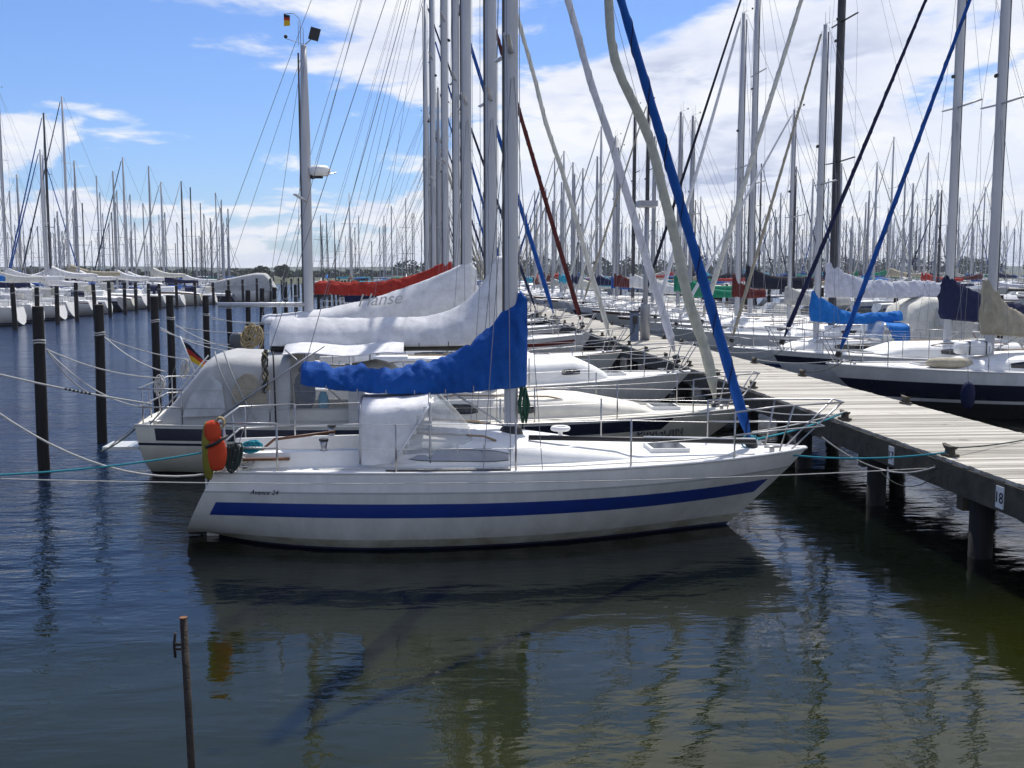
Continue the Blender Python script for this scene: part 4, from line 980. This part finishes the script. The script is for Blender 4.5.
# tented motor cruiser closing the row across the channel
mc = Boat(L=10, B=3.6, fs=1.2, fm=1.2, fb=1.6, lod=1, cover=None, furl=None, mast=1.5, mh=4.2, mr=.04, spr=(.5,), boom=.3, bz=3.6, cabin=(-.5, 3.2, .8, .4, 1.2), wins=[(-.2, 1.8)])
YC = 125; xq = wx(250, YC, 290); mr_ = mc.build((xq-2, YC, 0), math.pi, 'motor_cruiser'); tag(mr_, 'white motor cruiser with a tall grey canvas canopy at the end of the channel row', 'motor boat')
tent(mc, mr_, [(-5.0, 1.3, 1.5), (-4.5, 1.45, 2.5), (-3.9, 1.5, 3.25), (-2.8, 1.5, 3.3), (1.2, 1.3, 2.5), (3.0, 1.1, 1.9)], b2tent, 'canopy', n=24, na=10)
for x_ in (-3.2, -1.4, .2):
    mb = MB(); mb.box(x_-.55, x_+.55, 1.5, 1.53, 1.75, 2.25, tw); part(mb, 'canopy_window', mr_)

# crowded berths further right and beyond: jetties parallel to the first
fcount = 0; gi = 0
FARN = {0: 0}
for Xd, ya, yb_, skip in ((45, 78, 168, .12), (84, 140, 235, .35), (122, 205, 300, .45)):
    jetty(Xd-.9, Xd+.9, ya, yb_, {45: 'next plank jetty to the right, beyond the first channel', 84: 'third plank jetty to the right', 122: 'farthest plank jetty on the right'}[Xd], False)
    for sd in (-1, 1):
        Ys = ya+1
        while Ys < yb_:
            if rv.random() > skip and fcount < 175:
                i = rv.randrange(6); Ls = [9.2, 10.4, 8.2, 9.8, 11.2, 8.8][i]; cv = rv.choice(FABL)
                place(i, 2, Xd+sd*(1.7+Ls/2), Ys, 0 if sd < 0 else math.pi, 'distant sailboat in the crowded berths beyond the right row', 'distant sailboats in the crowded right berths', cv, None, 1., rv.uniform(.85, 1.25)); fcount += 1
            Ys += rv.choice((3.8, 4.2))
# transverse jetties closing the basin behind
for (Yd, xa_, xb_) in ((152, -14, 34), (185, -16, 60)):
    Xp = xa_
    while Xp < xb_:
        if fcount < 175:
            i = rv.randrange(6); Ls = [9.2, 10.4, 8.2, 9.8, 11.2, 8.8][i]
            place(i, 2, Xp, Yd, R(90), 'distant sailboat lying bow-on at the head of the basin', 'distant sailboats at the head of the basin', rv.choice(FABL), None, 1., rv.uniform(.85, 1.2)); fcount += 1
        Xp += rv.choice((3.7, 4.1, 8))
# masts too many to count, further still
mb = MB(); rv2 = random.Random(5)
for k in range(450):
    if k < 330:
        y = rv2.uniform(180, 400); px = rv2.uniform(520, 1060) if rv2.random() < .85 else rv2.uniform(320, 520)
    else: y = rv2.uniform(150, 330); px = rv2.uniform(-40, 238)
    x = wx(px, y, 270); h = rv2.uniform(9, 17); rr = .09
    mb.tube([(x, y, .3), (x, y, h)], rr, rv2.choice((alu, alug, aludark, alug)), 4, cap=False)
    w_ = rv2.uniform(.8, 1.2); mb.tube([(x-w_, y, h*.55), (x+w_, y, h*.55)], .03, alug, 3, cap=False)
    mb.blob((x, y, .7), 1.0, rv2.choice((gel, gel, gel2, FAB['navy'], FAB['blue'])), 8, 4, (3.6, 1.3, .6), 0, 1, .8)
    if rv2.random() < .6: mb.tube([(x, y, h), (x-3.5*rv2.choice((1, -1)), y, 1.2)], .035, wire, 3, cap=False)
    if rv2.random() < .7: mb.blob((x+1.7, y, 2.2), .32, FAB[rv2.choice(FABL)], 6, 4, (5.5, .8, .7), 0, 1, .8)
tag(mb.build('distant_masts'), 'mass of far sailboat masts along the horizon', 'boats', kind='stuff')
# ------------------------------------------------------------------ mooring piles
def mkpile(h, r, label, loc, group, src=[None]):
    if src[0] is None:
        rt = empty('mooring_pile', loc)
        mb = MB(); rows = []
        mb.tube([(0, 0, -3), (.02, 0, -1), (0, .01, .4), (0, 0, 1.6), (.01, 0, 2.60)], lambda t: .094*(1.06-.12*t), pilem, 14, cap=False); a = mb.build('pile_shaft', rt)
        mb = MB(); mb.tube([(.01, 0, 2.58), (.01, 0, 2.60), (.01, 0, 2.615)], .086, piletop, 14); b = mb.build('pile_cap', rt)
        mb = MB()
        for z in (2.05, 2.09): mb.tube([(.100*math.cos(t), .100*math.sin(t), z+.01*math.sin(t*2)) for t in [i*math.pi/6 for i in range(13)]], .012, rope_w, 5)
        c = mb.build('rope_loop', rt); src[0] = (rt, (a, b, c)); o = rt
    else:
        rt, ch = src[0]; o = copy_tree(rt, ch)
    o.location = loc; o.scale = (r, r, h); o.rotation_euler = (R(rv.uniform(-1.3, 1.3)), R(rv.uniform(-1.3, 1.3)), rv.uniform(0, 6)); return tag(o, label, 'mooring pile', group)
PA = []
pa_y = [12.0]
for px in (41, 101, 158, 173, 209): 
    # piles of the left row stand in one line; Y from the picture column
    d = ray(px, 400); 
    xk = -6.15; pa_y.append(xk*d.y/d.x)
pa_y += [34.8, 38.2, 41.5, 45.2]+[45.2+3.95*i for i in range(1, 21)]
for k, y in enumerate(pa_y):
    x = -6.15 if k else -7.3
    if k == 0: y = 12.6
    PA.append(mkpile(rv.uniform(.99, 1.05), 1.0, 'dark wooden mooring pile, %s from the camera in the line behind the left row sterns' % ORD[k+1] if k < 29 else 'last dark far mooring pile of the left row', (x, y, 0), 'mooring piles of the left row'))
y = 59; k = 1
while y < 124:
    mkpile(rv.uniform(.88, 1.04), 1.5, 'dark mooring pile, %s from the near end of the line across the channel' % ORD[k], (bend(y)-23.3+rv.uniform(-.1, .1), y, 0), 'mooring piles across the channel'); y += rv.choice((3.7, 3.9)); k += 1
y = 22; k = 1
while y < 120:
    mkpile(rv.uniform(.92, 1.0), 1.0, 'dark mooring pile, %s in the line behind the right row sterns' % ORD[k], (19.6, y, 0), 'mooring piles of the right row'); y += 4; k += 1
for k in range(24):
    mkpile(rv.uniform(.8, 1.), 1.4, 'small far mooring pile in the open water at the channel end', (lerp(-30, -12, rv.random()), rv.uniform(132, 200), 0), 'far piles at the channel end')
# ------------------------------------------------------------------ ropes
def rope(a, b, sag, r, m, label, n=14, group=None, cat='mooring line'):
    a, b = Vector(a), Vector(b); mid = (a+b)/2; mb = MB()
    mb.tube([a.lerp(b, i/n)-mid-Vector((0, 0, sag*4*(i/n)*(1-i/n))) for i in range(n+1)], r, m, 6, cap=False)
    o = mb.build('mooring_line'); o.location = mid; return tag(o, label, cat, group)
def boat_pt(root, p): return Matrix.Translation(root.location) @ Matrix.Rotation(root.rotation_euler.z, 4, 'Z') @ Vector(p)
def pt(px, py, Y): return Vector((wx(px, Y, py), Y, wz(py, Y, px)))
s1 = pt(222, 470, Y1-.9)
rope(pt(-30, 476, Y1-1.6), pt(206, 452, Y1-1.0), .05, .011, rope_c, 'cyan line running left from the orange lifebuoy at the nearest stern')
rope(pt(-30, 392, Y1-1.6), pt(228, 470, Y1-.9), .38, .012, rope_w, 'slack white line dipping towards the nearest boat stern')
rope(pt(-30, 478, Y1-1.8), pt(932, 468, 12.3), .12, .006, rope_w, 'thin white line stretched along the nearest hull to the jetty')
e2 = pt(148, 411, Y2-1.1)
rope(pt(-30, 367, 16.0), pt(152, 404, Y2-1.1), .04, .016, rope_w, 'thick white line with dark splice from the left edge to the tented stern')
PP = [p.location for p in PA]
mb = MB(); a_ = pt(-30, 367, 16.0); b_ = pt(152, 404, Y2-1.1)
for k in range(7):
    t0 = .50+k*.022; q = a_.lerp(b_, t0)-Vector((0, 0, .04*4*t0*(1-t0))); q2 = a_.lerp(b_, t0+.014)-Vector((0, 0, .04*4*t0*(1-t0))); mb.tube([q, q2], .021, rope_d, 6)
sp_ = mb.build('rubber_snubber'); tag(sp_, 'black rubber snubber wound around the thick white stern line', 'snubber')
rope(PP[1]+Vector((.13, -.05, 2.05)), pt(160, 378, Y2-.5), .10, .012, rope_w, 'white line from the nearest tall pile down to the tented stern rail')
rope(PP[1]+Vector((.13, 0, 2.03)), pt(152, 408, Y2-1.0), .22, .011, rope_w, 'sagging white line from the nearest tall pile to the tented stern corner')
rope(PP[1]+Vector((.1, .1, 2.0)), PP[2]+Vector((-.1, -.1, .95)), .12, .010, rope_w, 'white line slung between the two nearest tall piles')
rope(PP[2]+Vector((.13, -.05, 2.05)), pt(166, 372, Y2+1.0), .10, .012, rope_w, 'white line from the second tall pile to the stern rail under the flag')
rope(PP[2]+Vector((.13, 0, 2.03)), pt(238, 360, Y3-1), .16, .011, rope_w, 'long white line from the second tall pile to the ketch stern')
for k, (pi, px, py, yy_) in enumerate(((3, 240, 352, Y3), (3, 236, 344, Y3+1.2), (4, 245, 350, Y3+1.3), (4, 305, 330, Y4-1), (5, 300, 322, Y4+1), (5, 310, 318, Y5-1.3))):
    rope(PP[pi]+Vector((.12, 0, 2.0-.05*(k % 2))), pt(px, py, yy_), .12, .011, rope_w, 'white stern line, %s of those from the third to fifth piles' % ORD[k+1])
rope(pt(140, 424, Y2-.8), pt(100, 452, Y2-1.6), .05, .012, rope_d, 'dark slanting line hanging from the tented stern to the water')
# bow lines to the jetty cleats
bw = boat_pt(r1, (L1/2+.15, -.15, 1.35)); cl_ = lambda k: cleatsL[k]
rope(pt(790, 455, Y1-.1), cleatsL[1]+Vector((0, 0, -.05)), .06, .012, rope_c, 'cyan bow line from the nearest boat to the near jetty cleat')
rope(pt(822, 437, Y1-.1), pt(880, 469, 13.2), .05, .010, rope_w, 'white line drooping from the nearest bow rail to the jetty beam')
rope(pt(880, 469, 13.2), Vector((6.22, onz(966, 455, DZ).y, .93)), .06, .010, rope_w, 'white line drooping under the jetty edge to the near cleat')
rope(pt(880, 471, 13.2), Vector((6.22, onz(945, 455, DZ).y, .80)), .16, .006, rope_d, 'thin dark line sagging below the jetty beam')
rope(pt(750, 440, Y1+.1), cleatsL[2]+Vector((0, 0, .02)), .05, .014, rope_c, 'cyan line from the blue furled headsail foot to the second jetty cleat')
rope(pt(752, 432, Y1+.4), cleatsL[2]+Vector((.02, 0, .03)), .03, .010, rope_w, 'white line above the cyan one at the second jetty cleat')
rope(cleatsL[1]+Vector((.05, 0, 0)), Vector((8.0, onz(1060, 440, DZ).y, DZ+.02)), .02, .009, rope_d, 'dark line lying across the jetty planks from the near cleat')
rope(Vector((6.2, onz(936, 455, DZ).y, .95)), Vector((7.3, 8.0, .02)), .10, .007, rope_d, 'thin dark line falling from the jetty beam into the water')
coil('rope_coil', 'cyan rope tied around the foot of the blue furled headsail', pt(749, 441, Y1), rope_c, .06, 8, 1.2, .8, .010, seed=31)
k = 0
for (bt, rt) in BOATS_A[1:7]:
    for sd in (-1, 1):
        a = boat_pt(rt, (bt.L/2-.3, sd*.2, bt.fb+.05)); tgt = min(cleatsL, key=lambda c: abs(c.y-(rt.location.y+sd*1.3))); k += 1
        rope(a, tgt, .08, .012, rope_w if k % 3 else rope_d, 'bow line between left row bows and jetty, %s from the camera' % ORD[k])
k = 0
for (bt, rt, yb_) in BOATS_B[:6]:
    for sd in (-1, 1):
        a = boat_pt(rt, (bt.L/2-.3, sd*.2, bt.fb+.05)); tgt = min(cleatsR, key=lambda c: abs(c.y-(yb_-sd*1.1))); k += 1
        rope(a, tgt, .08, .012, rope_w if k % 2 else rope_d, 'bow line between right row bows and jetty, %s from the camera' % ORD[k])
# ------------------------------------------------------------------ iron post in the foreground
Yp_ = onz(191, 785, 0); rt = empty('iron_post', (Yp_.x, Yp_.y, 0)); tag(rt, 'thin rusty iron post with a small side cleat standing alone in foreground water', 'post')
ht = wz(618, Yp_.y, 187); mb = MB(); mb.tube([(.015, 0, -1.5), (.01, 0, 0), (-.012, 0, ht)], .0235, ironm, 14); part(mb, 'post_tube', rt)
mb = MB(); mb.tube([(-.012, 0, ht), (-.012, 0, ht+.006)], .025, rust, 14); part(mb, 'post_cap', rt)
mb = MB(); z = ht-.17; mb.tube([(-.03, 0, z), (-.07, 0, z)], .010, ironm, 6); mb.tube([(-.065, 0, z+.075), (-.075, 0, z), (-.07, 0, z-.085)], .009, ironm, 6); mb.tube([(-.03, 0, z-.03), (-.07, 0, z-.03)], .008, ironm, 6); part(mb, 'side_cleat', rt)
# ------------------------------------------------------------------ jetty lamp and supply pedestal
Ylamp = onz(645, 340, DZ).y
rt = empty('lamp_post', (wx(645, Ylamp, 330), Ylamp, DZ)); tag(rt, 'tall grey jetty lamp post with a flat rectangular head', 'lamp post')
hl = wz(206, Ylamp, 645)-DZ
mb = MB(); mb.tube([(0, 0, 0), (0, 0, hl*.45), (0, 0, hl)], lambda t: .085-.02*t, alug, 12); part(mb, 'post', rt)
mb = MB(); mb.tube([(0, 0, 0), (0, 0, 1.15), (0, 0, 1.2)], .16, alug, 14); part(mb, 'post_base', rt)
mb = MB(); mb.box(-.30, .30, -.30, .30, hl-.02, hl+.16, alug); mb.box(-.26, .26, -.26, .26, hl-.045, hl-.02, whitep); part(mb, 'lamp_head', rt)
rt = empty('supply_pedestal', (wx(634, Ylamp-.2, 330), Ylamp-.25, DZ)); tag(rt, 'blue grey power pedestal at the foot of the jetty lamp', 'pedestal')
mb = MB(); mb.box(-.13, .13, -.1, .1, 0, .92, mat('pedestal_blue', (.12, .16, .25), .5)); mb.box(-.16, .16, -.13, .13, .92, .98, blackp); part(mb, 'pedestal_box', rt)
mb = MB(); mb.box(-.08, .08, -.125, -.1, .55, .8, blackp); part(mb, 'socket_panel', rt)
mb = MB(); mb.tube([(.0, -.12, .6), (-.1, -.3, .3), (-.4, -.35, .03), (-.9, -.1, .02)], .02, rope_d, 5); part(mb, 'power_cable', rt)
# ------------------------------------------------------------------ far shore
landm = mat('shore_grass', (.085, .10, .045), .95, var=.3, scale=.05)
mb = MB(); rows = []
for i in range(60):
    x = -900+i*32; rows.append([(x, 330+25*noise.noise(Vector((x*.01, 0, 0))), -.3), (x, 340+25*noise.noise(Vector((x*.01, 0, 0))), 1.2), (x, 600, 3.0+2*noise.noise(Vector((x*.008, 3, 0)))), (x, 2400, 6)])
mb.grid(rows, landm); tag(mb.build('land'), kind='structure')
mb = MB(); rows = []
for i in range(90):
    x = -2600+i*60; hgt = 14+16*noise.noise(Vector((x*.0016, 7, 0)))+5*noise.noise(Vector((x*.008, 2, 0))); rows.append([(x, 1500, 0), (x, 1560, hgt*.8), (x, 1800, hgt), (x, 2300, 0)])
mb.grid(rows, mat('far_hills', (.05, .075, .035), .95, var=.3, scale=.01)); tag(mb.build('hills'), kind='structure')
fol = mat('foliage', (.060, .085, .030), .8, var=.35, scale=.35); fold = mat('foliage_dark', (.032, .05, .022), .8, var=.35, scale=.35)
def clump(mb, c, rx, rz, n, rnd, ls, m):
    for k in range(n):
        u = rnd.uniform(-1, 1); a = rnd.uniform(0, 6.283); rr = math.sqrt(1-u*u)*rnd.uniform(.55, 1.0)
        p = Vector((c[0]+rx*rr*math.cos(a), c[1]+rx*rr*math.sin(a), c[2]+rz*u*rnd.uniform(.7, 1.05)))
        d1 = Vector((rnd.gauss(0, 1), rnd.gauss(0, 1), rnd.gauss(0, 1))).normalized()*ls; d2 = d1.cross(Vector((rnd.gauss(0, 1), rnd.gauss(0, 1), rnd.gauss(0, 1)))).normalized()*ls
        mb.add([p-d1, p+d2*.6, p+d1, p-d2*.6], [(0, 1, 2, 3)], m, False)
mb = MB(); rnd = random.Random(9)
x = -420
while x < 520:
    right = x > -10
    y = rnd.uniform(385, 430)
    hgt = (rnd.uniform(5.0, 8.6) if right else rnd.uniform(1.8, 4.0))*(1+.3*noise.noise(Vector((x*.02, 1, 0))))
    clump(mb, (x, y, 1.6+hgt*.5), rnd.uniform(3, 6), hgt*.52, 190, rnd, .62, rnd.choice((fol, fold, fold)))
    x += rnd.uniform(2.5, 5)
tag(mb.build('treeline'), 'low green wood along the far shore', 'woods', kind='stuff')
for k, (px, hgt, rad) in enumerate(((262, 5.0, 3.0), (283, 5.2, 3.2))):
    y = 336; x = wx(px, y, 270); rt = empty('shore_tree', (x, y, 1.0)); tag(rt, ['round dark bush on the far shore beside the grey canopy', 'round dark bush on the far shore between the canopy and the short mast'][k], 'bush')
    mb = MB(); mb.tube([(0, 0, -.8), (.1, 0, hgt*.5)], .25, pilem, 6); mb.tube([(0, 0, hgt*.25), (1.1, .2, hgt*.6)], .12, pilem, 5); mb.tube([(0, 0, hgt*.25), (-1.0, -.2, hgt*.62)], .12, pilem, 5); part(mb, 'trunk', rt)
    mb = MB()
    for j in range(7): clump(mb, (rnd.uniform(-1, 1)*rad*.5, rnd.uniform(-1, 1)*rad*.5, hgt*rnd.uniform(.35, .72)), rad*.55, hgt*.28, 130, rnd, .42, rnd.choice((fol, fold)))
    part(mb, 'crown', rt)
# ------------------------------------------------------------------ air
HAZE = .0002
if HAZE:
    m = bpy.data.materials.new('haze_air'); nt, N, L = nodes(m); N.remove(N['Principled BSDF']); pv_ = nd('ShaderNodeVolumePrincipled'); pv_.inputs['Color'].default_value = (.80, .87, 1, 1); pv_.inputs['Density'].default_value = HAZE; pv_.inputs['Anisotropy'].default_value = .2
    L.new(pv_.outputs[0], N['Material Output'].inputs['Volume'])
    mb = MB(); mb.box(-3000, 3000, -80, 3800, -4.5, 48, m); hz = tag(mb.build('haze'), kind='stuff')
scene.cycles.max_bounces = 6; scene.cycles.volume_bounces = 0; scene.cycles.transparent_max_bounces = 8
scene.cycles.use_adaptive_sampling = True; scene.cycles.adaptive_threshold = .02
scene.cycles.use_denoising = True
